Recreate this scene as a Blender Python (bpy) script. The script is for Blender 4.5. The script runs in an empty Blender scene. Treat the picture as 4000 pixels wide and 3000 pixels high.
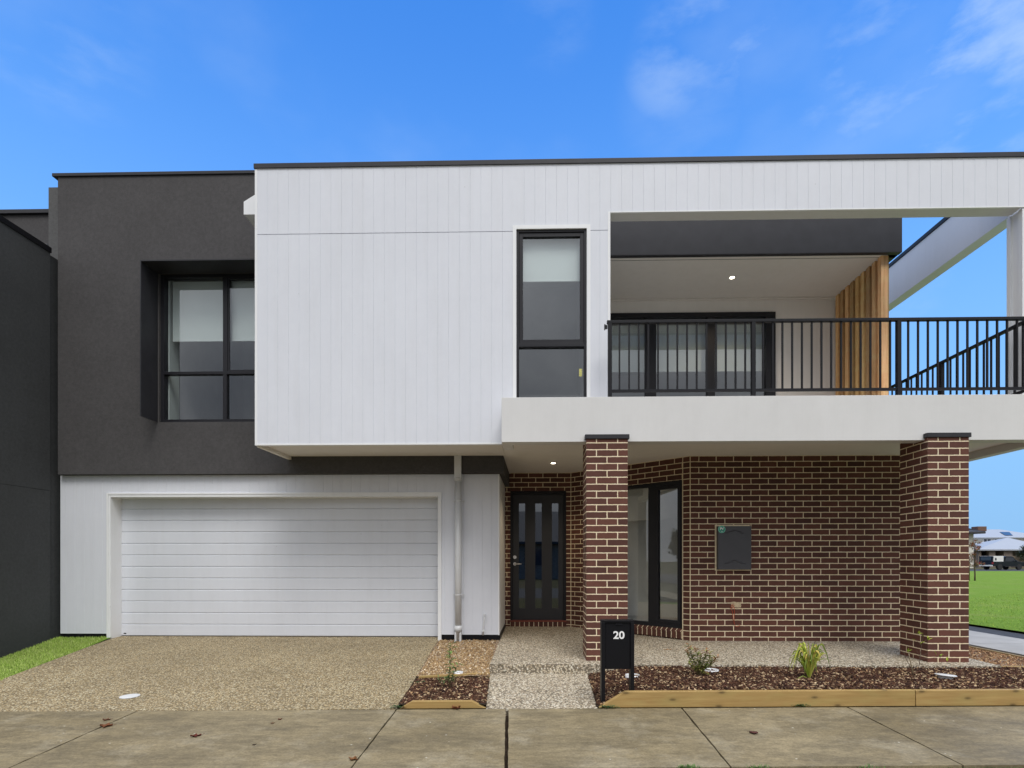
import bpy, bmesh, math, random
from mathutils import Vector, Matrix, noise
random.seed(7)
R = math.radians
scene = bpy.context.scene
COL = scene.collection
# ---------------------------------------------------------------- camera model
F, PX0, PY0, ZC, TH = 2130.0, 2055.0, 2190.0, 1.14, 0.02095
def ray(px, py):
    t = (px - PX0) / F; v = (PY0 - py) / F
    return (math.cos(TH)*t - math.sin(TH), math.cos(TH) + math.sin(TH)*t, v)
def X(px, Y):                       # world x of photo column px on the plane y = Y
    d = ray(px, PY0); return Y*d[0]/d[1]
def Z(px, py, Y):                   # world z of a photo point on the plane y = Y
    d = ray(px, py); return ZC + Y*d[2]/d[1]
def G(px, py, z=0.0):               # point of the level z under a photo point
    d = ray(px, py); k = (z - ZC)/d[2]; return (k*d[0], k*d[1])
def Gf(px, py, zf):                 # same on a sloping ground zf(x, y)
    z = -.1
    for _ in range(12):
        p = G(px, py, z); z = zf(*p)
    return (p[0], p[1], z)
def YX(px, x):                      # depth at which the line x = const crosses column px
    d = ray(px, PY0); return x*d[1]/d[0]
# ---------------------------------------------------------------- mesh builder
ROOT = {}
class MB:
    def __init__(s): s.v = []; s.f = []; s.uv = []; s.c = []; s.m = []; s.sm = []
    def poly(s, pts, uvo=(0, 0), uvs=None, c=None, m=0, smooth=False):
        b = len(s.v); s.v += [tuple(p) for p in pts]; s.f.append(tuple(range(b, b+len(pts))))
        if uvs is None:
            n = Vector((0, 0, 0))
            P = [Vector(p) for p in pts]
            for i in range(len(P)): n += P[i].cross(P[(i+1) % len(P)])
            if n.length > 1e-12: n.normalize()
            if abs(n.z) > .7: uvs = [(p.x+uvo[0], p.y+uvo[1]) for p in P]
            else:
                t = Vector((-n.y, n.x, 0))
                if t.length < 1e-9: t = Vector((1, 0, 0))
                t.normalize()
                uvs = [(p.dot(t)+uvo[0], p.z+uvo[1]) for p in P]
        s.uv.append(uvs); s.c.append(c or (1, 1, 1, 1)); s.m.append(m); s.sm.append(smooth)
    def box(s, x0, x1, y0, y1, z0, z1, uvo=(0, 0), c=None, m=0, skip=''):
        a, b, cc, d = (x0, y0, z0), (x1, y0, z0), (x1, y1, z0), (x0, y1, z0)
        e, f, g, h = (x0, y0, z1), (x1, y0, z1), (x1, y1, z1), (x0, y1, z1)
        for k, q in (('f', (a, b, f, e)), ('r', (b, cc, g, f)), ('k', (cc, d, h, g)), ('l', (d, a, e, h)), ('t', (e, f, g, h)), ('b', (d, cc, b, a))):
            if k not in skip: s.poly(q, uvo, c=c, m=m)
    def prism(s, prof, a, b, c=None, m=0, uvo=(0, 0)):   # prof: list of points (3D) ring A, b: offset vector
        off = Vector(b); A = [Vector(p) for p in prof]; B = [p+off for p in A]; n = len(A)
        s.poly([tuple(p) for p in (A if a else A[::-1])], uvo, c=c, m=m)
        s.poly([tuple(p) for p in (B[::-1] if a else B)], uvo, c=c, m=m)
        for i in range(n):
            j = (i+1) % n
            q = (A[j], A[i], B[i], B[j]) if a else (A[i], A[j], B[j], B[i])
            s.poly([tuple(p) for p in q], uvo, c=c, m=m)
    def tube(s, path, rad, n=8, c=None, m=0, caps=True):
        P = [Vector(p) for p in path]
        if not hasattr(rad, '__len__'): rad = [rad]*len(P)
        rings = []; up = None
        for i, p in enumerate(P):
            d = (P[min(i+1, len(P)-1)] - P[max(i-1, 0)]).normalized()
            if up is None:
                up = Vector((0, 0, 1)) if abs(d.z) < .9 else Vector((1, 0, 0))
            x = d.cross(up); 
            if x.length < 1e-6: x = Vector((1, 0, 0))
            x.normalize(); y = x.cross(d).normalized(); up = y
            b = len(s.v); s.v += [tuple(p + (x*math.cos(2*math.pi*k/n) + y*math.sin(2*math.pi*k/n))*rad[i]) for k in range(n)]
            rings.append(b)
        for a, b in zip(rings, rings[1:]):
            for k in range(n):
                s._f((a+k, a+(k+1) % n, b+(k+1) % n, b+k), c, m, True)
        if caps:
            s._f(tuple(rings[0]+k for k in range(n))[::-1], c, m, False); s._f(tuple(rings[-1]+k for k in range(n)), c, m, False)
    def lathe(s, cx, cy, prof, n=24, c=None, m=0, smooth=True, tilt=None):   # prof [(r, z)]
        rings = []
        for r, z in prof:
            b = len(s.v)
            for k in range(n):
                p = Vector((r*math.cos(2*math.pi*k/n), r*math.sin(2*math.pi*k/n), z - prof[0][1]))
                if tilt: p = tilt @ p
                s.v.append((cx+p.x, cy+p.y, prof[0][1]+p.z))
            rings.append(b)
        for a, b in zip(rings, rings[1:]):
            for k in range(n): s._f((a+k, a+(k+1) % n, b+(k+1) % n, b+k), c, m, smooth)
        s._f(tuple(rings[0]+k for k in range(n))[::-1], c, m, False); s._f(tuple(rings[-1]+k for k in range(n)), c, m, False)
    def _f(s, idx, c, m, sm):
        s.f.append(idx); s.uv.append([(s.v[i][0], s.v[i][2]) for i in idx]); s.c.append(c or (1, 1, 1, 1)); s.m.append(m); s.sm.append(sm)
    def build(s, name, mats, parent=None, bevel=0, loc=None):
        base = Vector(ROOT.get(parent.name if parent else None, (0, 0, 0)))
        if loc is not None and parent is None: base = Vector(loc)
        me = bpy.data.meshes.new(name)
        me.from_pydata([tuple(Vector(p)-base) for p in s.v], [], s.f)
        ul = []; cl = []
        for uvs, c in zip(s.uv, s.c):
            for u in uvs: ul += [u[0], u[1]]; cl += list(c)
        uvl = me.uv_layers.new(name='UVMap'); uvl.data.foreach_set('uv', ul)
        ca = me.color_attributes.new('Col', 'FLOAT_COLOR', 'CORNER'); ca.data.foreach_set('color', cl)
        me.polygons.foreach_set('material_index', s.m); me.polygons.foreach_set('use_smooth', s.sm)
        for mt in (mats if isinstance(mats, (list, tuple)) else [mats]): me.materials.append(mt)
        me.update()
        o = bpy.data.objects.new(name, me); COL.objects.link(o)
        if parent: o.parent = parent; ROOT[o.name] = tuple(base)
        else:
            o.location = base; ROOT[o.name] = tuple(base)
        if bevel:
            md = o.modifiers.new('bevel', 'BEVEL'); md.width = bevel; md.segments = 2; md.limit_method = 'ANGLE'; md.angle_limit = R(40)
            bm = bmesh.new(); bm.from_mesh(me); bmesh.ops.remove_doubles(bm, verts=bm.verts, dist=1e-5); bm.to_mesh(me); bm.free()
        return o
def tag(o, label=None, cat=None, group=None, kind=None):
    if label: o['label'] = label
    if cat: o['category'] = cat
    if group: o['group'] = group
    if kind: o['kind'] = kind
    return o
def thing(name, loc, label, cat, group=None):
    o = bpy.data.objects.new(name, None); COL.objects.link(o); o.location = loc; o.empty_display_size = .1
    ROOT[o.name] = tuple(loc); return tag(o, label, cat, group)
def copy_tree(o, parent=None, loc=None, rz=None, sc=None):
    c = o.copy(); COL.objects.link(c)
    if parent: c.parent = parent
    if loc is not None: c.location = loc
    if rz is not None: c.rotation_euler = (c.rotation_euler[0], c.rotation_euler[1], rz)
    if sc is not None: c.scale = (sc,)*3 if not hasattr(sc, '__len__') else sc
    for ch in list(o.children): copy_tree(ch, c)
    return c
# ---------------------------------------------------------------- materials
class NT:
    def __init__(s, name):
        s.mat = bpy.data.materials.new(name); s.mat.use_nodes = True; s.t = s.mat.node_tree; s.n = s.t.nodes; s.l = s.t.links
        s.b = s.n['Principled BSDF']; s.out = s.n['Material Output']
    def new(s, typ, **kw):
        nd = s.n.new(typ)
        for k, v in kw.items(): setattr(nd, k, v)
        return nd
    def tc(s, kind='Object'):
        return s.new('ShaderNodeTexCoord').outputs[kind]
    def uv(s): return s.tc('UV')
    def mapping(s, vec, scale=(1, 1, 1), rot=(0, 0, 0), loc=(0, 0, 0)):
        m = s.new('ShaderNodeMapping'); s.l.new(vec, m.inputs[0]); m.inputs['Scale'].default_value = scale
        m.inputs['Rotation'].default_value = rot; m.inputs['Location'].default_value = loc; return m.outputs[0]
    def noise(s, vec, scale, detail=4, rough=.55, out='Fac'):
        n = s.new('ShaderNodeTexNoise'); s.l.new(vec, n.inputs['Vector']); n.inputs['Scale'].default_value = scale
        n.inputs['Detail'].default_value = detail; n.inputs['Roughness'].default_value = rough; return n.outputs[out]
    def vor(s, vec, scale, out='Distance', feature='F1', rand=1, dim='3D'):
        n = s.new('ShaderNodeTexVoronoi', feature=feature, voronoi_dimensions=dim); s.l.new(vec, n.inputs['Vector']); n.inputs['Scale'].default_value = scale
        n.inputs['Randomness'].default_value = rand; return n.outputs[out]
    def ramp(s, fac, stops, interp='LINEAR'):
        r = s.new('ShaderNodeValToRGB'); s.l.new(fac, r.inputs[0]); e = r.color_ramp.elements; r.color_ramp.interpolation = interp
        while len(e) < len(stops): e.new(.5)
        for el, (p, c) in zip(e, stops):
            el.position = p; el.color = (*(c if hasattr(c, '__len__') else (c, c, c)), 1)[:4]
        return r.outputs[0]
    def mix(s, fac, a, b, blend='MIX'):
        m = s.new('ShaderNodeMix', data_type='RGBA', blend_type=blend)
        for k, v in ((0, fac), (6, a), (7, b)):
            if hasattr(v, 'links'): s.l.new(v, m.inputs[k])
            elif k == 0: m.inputs[0].default_value = v
            else: m.inputs[k].default_value = (*v, 1)[:4]
        return m.outputs[2]
    def math(s, op, a, b=0.0, clamp=False):
        m = s.new('ShaderNodeMath', operation=op, use_clamp=clamp)
        for i, v in enumerate((a, b)):
            if hasattr(v, 'links'): s.l.new(v, m.inputs[i])
            else: m.inputs[i].default_value = v
        return m.outputs[0]
    def bump(s, h, strength=.3, dist=.01, normal=None):
        b = s.new('ShaderNodeBump'); s.l.new(h, b.inputs['Height']); b.inputs['Strength'].default_value = strength; b.inputs['Distance'].default_value = dist
        if normal: s.l.new(normal, b.inputs['Normal'])
        s.l.new(b.outputs[0], s.b.inputs['Normal']); return b.outputs[0]
    def done(s, color=None, rough=.7, spec=.5, metal=0):
        if color is not None:
            if hasattr(color, 'links'): s.l.new(color, s.b.inputs['Base Color'])
            else: s.b.inputs['Base Color'].default_value = (*color, 1)
        if hasattr(rough, 'links'): s.l.new(rough, s.b.inputs['Roughness'])
        else: s.b.inputs['Roughness'].default_value = rough
        s.b.inputs['Specular IOR Level'].default_value = spec; s.b.inputs['Metallic'].default_value = metal
        return s.mat
def plain(name, col, rough=.6, spec=.5, metal=0, var=.08, nscale=3, bump=0, bscale=60):
    k = NT(name); v = k.tc()
    n = k.noise(v, nscale, 5)
    c = k.mix(k.ramp(n, [(.3, 0.0), (.7, 1.0)]), tuple(x*(1-var) for x in col), tuple(min(1, x*(1+var)) for x in col))
    if bump: k.bump(k.noise(v, bscale, 4), bump, .004)
    return k.done(c, rough, spec, metal)
def render_wall(name, col, var=.1, streak=.06):   # trowelled acrylic render
    k = NT(name); v = k.tc()
    n1 = k.noise(v, 1.1, 6, .6); n2 = k.noise(v, 140, 3, .7); n3 = k.noise(k.mapping(v, (3, 3, .5)), 1.5, 5)
    c = k.mix(k.ramp(n1, [(.3, 0.), (.72, 1.)]), tuple(x*(1-var) for x in col), tuple(x*(1+var) for x in col))
    n7 = k.noise(v, 26, 8, .75); c = k.mix(.30, c, k.ramp(n2, [(.3, .25), (.7, .85)]), 'OVERLAY'); c = k.mix(.38, c, k.ramp(n7, [(.3, .25), (.7, .75)]), 'OVERLAY')
    c = k.mix(k.math('MULTIPLY', k.ramp(n3, [(.45, 0.), (.75, 1.)]), streak), c, (.02, .02, .02))
    k.bump(k.math('ADD', k.noise(v, 200, 3), k.math('MULTIPLY', k.noise(v, 22, 3), .6)), .35, .003)
    return k.done(c, .85, .3)
def white_paint(name, col, rough=.5, bump=.12):
    k = NT(name); v = k.tc()
    n1 = k.noise(v, .9, 5); n3 = k.noise(k.mapping(v, (6, 6, .6)), 1.6, 6, .65)
    c = k.mix(k.ramp(n1, [(.3, 0.), (.7, 1.)]), tuple(x*.95 for x in col), col)
    c = k.mix(k.math('MULTIPLY', k.ramp(n3, [(.45, 0.), (.75, 1.)]), .10), c, (.46, .45, .43)); n6 = k.noise(v, 7, 8, .7); c = k.mix(.06, c, k.ramp(n6, [(.3, .2), (.7, .8)]), 'OVERLAY'); sp = k.vor(v, 3.1, 'Distance'); c = k.mix(k.math('MULTIPLY', k.ramp(sp, [(.012, 1.), (.03, 0.)]), .35), c, (.35, .34, .32))
    k.bump(k.math('ADD', k.noise(v, 160, 3), k.noise(k.mapping(v, (30, 30, 2)), 3, 4)), bump, .002)
    return k.done(c, rough, .4)
def brick_mat(name, bw, rh, off=.5, mort=.0060, tone=1.0):
    k = NT(name); uv = k.uv()
    nz = k.new('ShaderNodeTexNoise'); k.l.new(uv, nz.inputs['Vector']); nz.inputs['Scale'].default_value = 34; nz.inputs['Detail'].default_value = 3
    sub = k.new('ShaderNodeVectorMath', operation='SUBTRACT'); k.l.new(nz.outputs['Color'], sub.inputs[0]); sub.inputs[1].default_value = (.5, .5, .5)
    sc = k.new('ShaderNodeVectorMath', operation='SCALE'); k.l.new(sub.outputs[0], sc.inputs[0]); sc.inputs['Scale'].default_value = .0075
    ad = k.new('ShaderNodeVectorMath', operation='ADD'); k.l.new(uv, ad.inputs[0]); k.l.new(sc.outputs[0], ad.inputs[1])
    b = k.new('ShaderNodeTexBrick', offset=off); k.l.new(ad.outputs[0], b.inputs['Vector'])
    b.inputs['Scale'].default_value = 1; b.inputs['Brick Width'].default_value = bw; b.inputs['Row Height'].default_value = rh
    b.inputs['Mortar Size'].default_value = mort; b.inputs['Mortar Smooth'].default_value = .12; b.inputs['Bias'].default_value = -.1
    b.inputs['Color1'].default_value = (.112*tone, .045*tone, .032*tone, 1); b.inputs['Color2'].default_value = (.064*tone, .028*tone, .022*tone, 1)
    mc = k.mix(k.noise(uv, 18, 4), (.74, .61, .40), (.92, .80, .58)); k.l.new(mc, b.inputs['Mortar'])
    g = k.noise(uv, 90, 4, .7); g2 = k.noise(uv, 7, 3)
    c = k.mix(.42, b.outputs['Color'], k.ramp(g, [(.3, .3), (.7, .72)]), 'OVERLAY')
    c = k.mix(.3, c, k.ramp(g2, [(.3, .35), (.7, .65)]), 'OVERLAY')
    inv = k.math('SUBTRACT', 1, b.outputs['Fac'])
    k.bump(k.math('ADD', k.math('MULTIPLY', inv, 1.0), k.math('MULTIPLY', g, .35)), .8, .006)
    return k.done(c, .82, .3)
def aggregate(name, cols, scale=85, gap=(.10, .085, .065), bump=.5, warm=(1, 1, 1)):
    k = NT(name); v = k.tc()
    vc = k.new('ShaderNodeTexVoronoi'); k.l.new(v, vc.inputs['Vector']); vc.inputs['Scale'].default_value = scale
    sep = k.new('ShaderNodeSeparateColor'); k.l.new(vc.outputs['Color'], sep.inputs[0])
    n = len(cols); c = k.ramp(sep.outputs[0], [(i/n, q) for i, q in enumerate(cols)], 'CONSTANT')
    ed = k.math('MULTIPLY', vc.outputs['Distance'], 1.0)
    c = k.mix(k.ramp(ed, [(.42, 0.), (.68, 1.)]), c, gap)
    big = k.noise(v, 1.3, 5, .6); c = k.mix(.35, c, k.ramp(big, [(.25, .3), (.75, .7)]), 'OVERLAY')
    mid = k.noise(v, 14, 3); c = k.mix(.25, c, k.ramp(mid, [(.3, .3), (.7, .7)]), 'OVERLAY')
    c = k.mix(1.0, c, warm, 'MULTIPLY'); sp3 = k.vor(k.mapping(v, loc=(2, 3, 1)), scale*.6, 'Distance'); c = k.mix(k.math('MULTIPLY', k.ramp(sp3, [(.10, 1.), (.2, 0.)]), .75), c, (.04, .035, .03))
    k.bump(k.math('SUBTRACT', 1, ed), bump, .006)
    return k.done(c, .8, .35)
def concrete(name):
    k = NT(name); v = k.tc()
    n1 = k.noise(v, .8, 8, .62); n2 = k.noise(k.mapping(v, (1.2, 3, 1), loc=(3, 1, 0)), 1.6, 10, .74); n3 = k.noise(v, 60, 5, .7); n4 = k.noise(k.mapping(v, (1, 1, 1), loc=(9, 4, 2)), 2.6, 8, .7); n5 = k.noise(k.mapping(v, (1, 2.2, 1), loc=(1, 7, 2)), 11, 8, .75)
    c = k.mix(k.ramp(n1, [(.3, 0.), (.7, 1.)]), (.178, .142, .078), (.295, .242, .145))
    c = k.mix(k.ramp(n2, [(.42, 0.), (.66, .75)]), c, (.105, .087, .055))
    c = k.mix(k.ramp(n4, [(.52, 0.), (.72, .65)]), c, (.33, .29, .205))
    sp = k.vor(v, 16, 'Distance'); 
    c = k.mix(k.math('MULTIPLY', k.ramp(sp, [(.04, 1.), (.10, 0.)]), .55), c, (.10, .09, .06))
    sp2 = k.vor(k.mapping(v, loc=(5, 5, 5)), 7, 'Distance'); c = k.mix(k.math('MULTIPLY', k.ramp(sp2, [(.03, 1.), (.06, 0.)]), .7), c, (.62, .6, .52))
    c = k.mix(.45, c, k.ramp(n3, [(.3, .25), (.7, .78)]), 'OVERLAY'); c = k.mix(.55, c, k.ramp(n5, [(.3, .25), (.7, .75)]), 'OVERLAY')
    k.bump(k.math('ADD', n3, k.math('MULTIPLY', n2, 1.5)), .3, .004)
    return k.done(c, k.ramp(n1, [(.3, .55), (.7, .8)]), .4)
def vcol(name, rough=.7, spec=.4, bump=0, bscale=80, trans=0, rx=1):
    k = NT(name); a = k.new('ShaderNodeAttribute', attribute_name='Col'); v = k.tc()
    c = k.mix(.35, a.outputs['Color'], k.ramp(k.noise(v, bscale, 3), [(.3, .3), (.7, .7)]), 'OVERLAY')
    if bump: k.bump(k.noise(v, bscale, 4), bump, .003)
    return k.done(c, rough, spec)
def wood(name, c1, c2, dark, axis=0, grain=14, rough=.55, knots=True, attr=False):
    k = NT(name); v = k.tc(); s = [grain*3]*3; s[axis] = 1.1
    w = k.noise(k.mapping(v, tuple(s)), 1.3, 8, .65); s2 = [26]*3; s2[axis] = 2.2
    b = k.noise(k.mapping(v, tuple(s2)), 1.0, 5, .6)
    c = k.mix(k.ramp(w, [(.3, 0.), (.72, 1.)]), c1, c2); c = k.mix(k.ramp(b, [(.35, 0.), (.9, .35)]), c, dark)
    if knots:
        s3 = [6, 6, 6]; s3[axis] = 3.2; kn = k.vor(k.mapping(v, tuple(s3), loc=(.3, .2, .35)), 1.0, 'Distance') if axis else k.vor(k.mapping(k.mapping(v, rot=(R(90), 0, 0)), (2.6, 7, 1), loc=(.3, .55, 0)), 1.0, 'Distance', dim='2D'); hz = k.noise(k.mapping(v, (3.5, 3.5, 12)), 1.0, 4); c = k.mix(k.ramp(hz, [(.45, 0.), (.75, .55)]), c, (c2[0]*.8, c2[1]*.95, c2[2]*.9))
        c = k.mix(k.ramp(kn, [(.0, .85), (.05, .6), (.10, .15), (.2, 0.)]), c, tuple(x*.35 for x in dark))
    if attr:
        a = k.new('ShaderNodeAttribute', attribute_name='Col'); c = k.mix(1.0, c, a.outputs['Color'], 'MULTIPLY')
    k.bump(w, .25, .003)
    return k.done(c, rough, .35)
def glass(name, tint=(.02, .025, .03), refl=1.6, alpha=.75, rough=0.0):
    # clear pane: Fresnel mirror over a tinted see-through layer, as a coated window has
    k = NT(name); k.n.remove(k.b)
    g = k.new('ShaderNodeBsdfGlossy'); g.inputs['Roughness'].default_value = rough; g.inputs['Color'].default_value = (.92, .96, 1, 1)
    t = k.new('ShaderNodeBsdfTransparent'); t.inputs['Color'].default_value = (alpha, alpha*1.01, alpha, 1)
    f0 = k.new('ShaderNodeFresnel'); f0.inputs['IOR'].default_value = refl; ge = k.new('ShaderNodeNewGeometry'); fr_ = k.math('MULTIPLY', f0.outputs[0], k.math('SUBTRACT', 1, ge.outputs['Backfacing']))
    bp = k.new('ShaderNodeBump'); k.l.new(k.noise(k.tc(), 1.2, 2), bp.inputs['Height']); bp.inputs['Strength'].default_value = .02; bp.inputs['Distance'].default_value = .02
    k.l.new(bp.outputs[0], g.inputs['Normal'])
    mx = k.new('ShaderNodeMixShader'); k.l.new(fr_, mx.inputs[0]); k.l.new(t.outputs[0], mx.inputs[1]); k.l.new(g.outputs[0], mx.inputs[2])
    k.l.new(mx.outputs[0], k.out.inputs[0]); return k.mat
def emit(name, col, st):
    k = NT(name); k.b.inputs['Emission Color'].default_value = (*col, 1); k.b.inputs['Emission Strength'].default_value = st; return k.done(col, .5)
def grassmat(name, c1, c2, c3):
    k = NT(name); v = k.tc(); n = k.noise(v, 3.5, 6, .65); n2 = k.noise(v, 40, 4, .7); n3 = k.noise(v, .45, 6, .7)
    c = k.mix(k.ramp(n, [(.3, 0.), (.7, 1.)]), c1, c2); c = k.mix(k.ramp(n2, [(.45, 0.), (.75, .8)]), c, c3); c = k.mix(k.ramp(n3, [(.5, 0.), (.75, .55)]), c, (c3[0]*1.05, c3[1]*.85, c3[2]*1.2))
    k.bump(n2, .8, .03); return k.done(c, 1.0, .02)

M = dict(
 clad=white_paint('white_cladding', (.715, .735, .79)),
 band=white_paint('white_render', (.70, .695, .685), .75, .3),
 trim=white_paint('white_trim', (.84, .85, .86), .4, .05),
 soffit=white_paint('soffit_paint', (.78, .745, .70), .8, .1),
 inwhite=white_paint('balcony_wall_paint', (.88, .85, .80), .8, .1),
 door=white_paint('garage_door_steel', (.685, .71, .765), .42, .25),
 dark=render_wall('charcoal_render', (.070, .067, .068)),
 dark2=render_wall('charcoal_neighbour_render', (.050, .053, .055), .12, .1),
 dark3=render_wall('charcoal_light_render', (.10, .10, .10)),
 black=plain('black_metal', (.007, .007, .009), .45, .2, 0, .1, 4, .05),
 rail=plain('black_powdercoat', (.010, .010, .013), .5, .22, 0, .1, 20, .1),
 frame=plain('window_frame_black', (.016, .016, .020), .42, .28, 0, .08),
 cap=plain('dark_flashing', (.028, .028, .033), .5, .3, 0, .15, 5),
 brick=brick_mat('brown_brick', .24, .0787, tone=1.1),
 bricks=brick_mat('brown_brick_soldier', .0787, .30, 0),
 brickp=brick_mat('brown_brick_pillar', .24, .0783, .5, .0060, 1.2),
 drive=aggregate('exposed_aggregate_drive', [(0.406, 0.312, 0.167), (0.318, 0.234, 0.122), (0.501, 0.411, 0.251), (0.230, 0.177, 0.092), (0.393, 0.333, 0.222), (0.568, 0.503, 0.350), (0.285, 0.213, 0.114)], 74, (0.135, 0.106, 0.061)),
 porch=aggregate('exposed_aggregate_porch', [(0.560, 0.488, 0.368), (0.409, 0.340, 0.234), (0.650, 0.589, 0.468), (0.167, 0.140, 0.108), (0.529, 0.449, 0.334), (0.696, 0.650, 0.535), (0.347, 0.279, 0.201), (0.590, 0.511, 0.385)], 58, (0.167, 0.140, 0.100)),
 concrete=concrete('footpath_concrete'),
 soil=plain('soil', (.05, .036, .026), .95, .1, 0, .4, 12, .6, 40),
 asphalt=plain('asphalt', (.055, .056, .06), .85, .3, 0, .25, 8, .5, 120),
 sidepath=plain('pale_concrete', (.40, .385, .36), .8, .3, 0, .12, 3, .2, 60),
 gravel=aggregate('crushed_rock', [(.42, .28, .16), (.30, .19, .10), (.55, .42, .28), (.22, .15, .09), (.62, .54, .42), (.36, .24, .14)], 60, (.10, .06, .035)),
 chips=vcol('bark_chip', .85, .2, .3, 120), stones=vcol('crushed_stone', .85, .2), leaf=vcol('plant_leaf', .5, .4), deadleaf=vcol('dead_leaf', .7, .3, .3),
 grass=vcol('grass_blade', .6, .3),
 lawn=grassmat('park_grass', (.12, .225, .030), (.175, .29, .045), (.25, .33, .08)),
 verge=grassmat('verge_grass', (.07, .072, .04), (.10, .095, .055), (.14, .12, .075)),
 timber=wood('battens_timber', (.52, .28, .10), (.86, .58, .28), (.24, .11, .045), 2, 10, .5, True, True),
 sleeper=wood('treated_pine', (.30, .185, .060), (.47, .32, .125), (.20, .13, .05), 0, 7, .6),
 sleeperend=wood('treated_pine_pale', (.56, .42, .22), (.64, .50, .28), (.4, .27, .12), 0, 9, .6),
 glass=glass('window_glass', refl=2.15, alpha=.97), gdoor=glass('door_glass', refl=2.7, alpha=.3),
 blind=plain('roller_blind', (.56, .62, .63), .85, .2, 0, .03), room=plain('room_paint', (.34, .34, .35), .9, .1), roomd=plain('room_dark', (.06, .06, .065), .9, .1), rooml=plain('room_light', (.80, .81, .81), .9, .1),
 glassr=glass('window_glass_bright', refl=2.6, alpha=.9), pvc=plain('white_pvc', (.64, .65, .66), .35, .5), hole=plain('pipe_inside', (.02, .02, .02), .8),
 leafdoor=plain('charcoal_door_paint', (.030, .031, .036), .45, .4), chrome=plain('satin_chrome', (.8, .8, .8), .3, .6, .5), sill=plain('door_sill_timber', (.22, .05, .03), .5),
 lamp=emit('downlight_lens', (1, .86, .66), 7), meter=plain('meter_box_steel', (.062, .063, .072), .5, .5, 0, .06, 6, .1),
 green=plain('green_sticker', (.02, .30, .22), .5), lightgreen=plain('green_sticker_ring', (.20, .62, .46), .5), paint=plain('white_lettering', (.88, .88, .88), .5),
 red=plain('orange_wire', (.55, .07, .02), .5), mortarl=plain('cream_mortar', (.80, .68, .47), .9, .2, 0, .15, 30, .5), mortar=plain('mortar_patch', (.52, .42, .28), .9, .2, 0, .2, 30, .5), yellow=plain('yellow_tag', (.7, .62, .05), .5),
)
SKYTINT = (.55, 1.55, 2.7); SKYLOW = (2.3, 4.4, 7.2)
CLOUD_D = (3.4, 3.7, 4.4); CLOUD_L = (9.2, 9.3, 9.6); CLOUD_F = (4.6, 6.0, 8.0)
SUN_E, SUN_ANG, EXPO = 1.4, 24, .35
# ================================================================ THE TOWNHOUSE
YP, YB, YW, YD, YG, YM, YR, YK = 6.22, 6.27, 6.72, 7.62, 7.70, 7.646, 9.07, 8.9
house = thing('townhouse', (0, 7.6, 0), 'two-storey townhouse with white cladding, charcoal render, brown brick pillars and a balcony', 'townhouse')
def part(mb, name, mat, parent=None, bevel=0, label=None):
    o = mb.build(name, mat, parent or house, bevel)
    if label: o['label'] = label
    return o
PITCH = .1333
def grooved(mb, x0, x1, z0, z1, y, gx0, depth=.003, w=.0035, back=.03):
    """vertical-groove board: front skin at y with V grooves every PITCH, closed behind"""
    xs = []; k = math.ceil((x0 - gx0)/PITCH)
    while gx0 + k*PITCH < x1 - .01:
        if gx0 + k*PITCH > x0 + .01: xs.append(gx0 + k*PITCH)
        k += 1
    prof = [(x0, y)]
    for g in xs: prof += [(g-w/2, y), (g, y+depth), (g+w/2, y)]
    prof.append((x1, y))
    for a, b in zip(prof, prof[1:]): mb.poly([(a[0], a[1], z0), (b[0], b[1], z0), (b[0], b[1], z1), (a[0], a[1], z1)])
    bot = [(p[0], p[1], z0) for p in prof]
    mb.poly([(x1, y+back, z0), (x1, y+back, z1), (x1, y, z1), (x1, y, z0)]); mb.poly([(x0, y+back, z1), (x0, y+back, z0), (x0, y, z0), (x0, y, z1)])
    mb.poly([(x0, y, z1), (x1, y, z1), (x1, y+back, z1), (x0, y+back, z1)]); mb.poly([(x1, y, z0), (x0, y, z0), (x0, y+back, z0), (x1, y+back, z0)])
    mb.poly([(x1, y+back, z0), (x0, y+back, z0), (x0, y+back, z1), (x1, y+back, z1)])

# ---- upper white box
xWL, xOP = X(996, YW), X(2384, YW)             # left edge, left edge of the balcony opening
zWT, zWB, zBM = 6.015, 2.576, 5.415
xPOST0, xPOST1 = 5.87, 6.06
w2x0, w2x1, w2z1, w2z0 = X(2017, YW), X(2292, YW), Z(2150, 894, YW), 2.96
zJ = Z(1500, 910, YW)
m = MB(); g0 = xWL + .02
tr = .045
grooved(m, xWL+.03, w2x0-tr, zWB+.02, zJ-.004, YW, g0); grooved(m, w2x1+tr, xOP-.03, zWB+.02, zJ-.004, YW, g0)
grooved(m, w2x0-tr, w2x1+tr, zWB+.02, w2z0, YW, g0)
grooved(m, xWL+.03, w2x0-tr, zJ+.004, zWT, YW, g0); grooved(m, w2x1+tr, xOP-.03, zJ+.004, zWT, YW, g0)
grooved(m, w2x0-tr, w2x1+tr, w2z1+tr, zWT, YW, g0)
grooved(m, xOP-.03, xPOST1, zBM+.012, zWT, YW, g0)
m.box(xWL+.03, w2x0-.01, YW+.03, YW+.06, zJ-.1, zJ+.1); m.box(w2x1+.01, xOP-.03, YW+.03, YW+.06, zJ-.1, zJ+.1)
part(m, 'white_cladding_wall', M['clad'])
m = MB()                                        # edge trims of the box
m.box(xWL, xWL+.03, YW-.004, YW+.05, zWB, zWT); m.box(xWL+.03, xPOST1, YW-.003, YW+.02, zWT-.004, zWT+.004)
m.box(xWL+.03, xOP, YW-.004, YW+.05, zWB, zWB+.02); m.box(xOP-.03, xOP, YW-.004, YW+.05, zWB+.02, zBM+.012)
m.box(xOP, xPOST1, YW-.004, YW+.02, zBM, zBM+.012)
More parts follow.
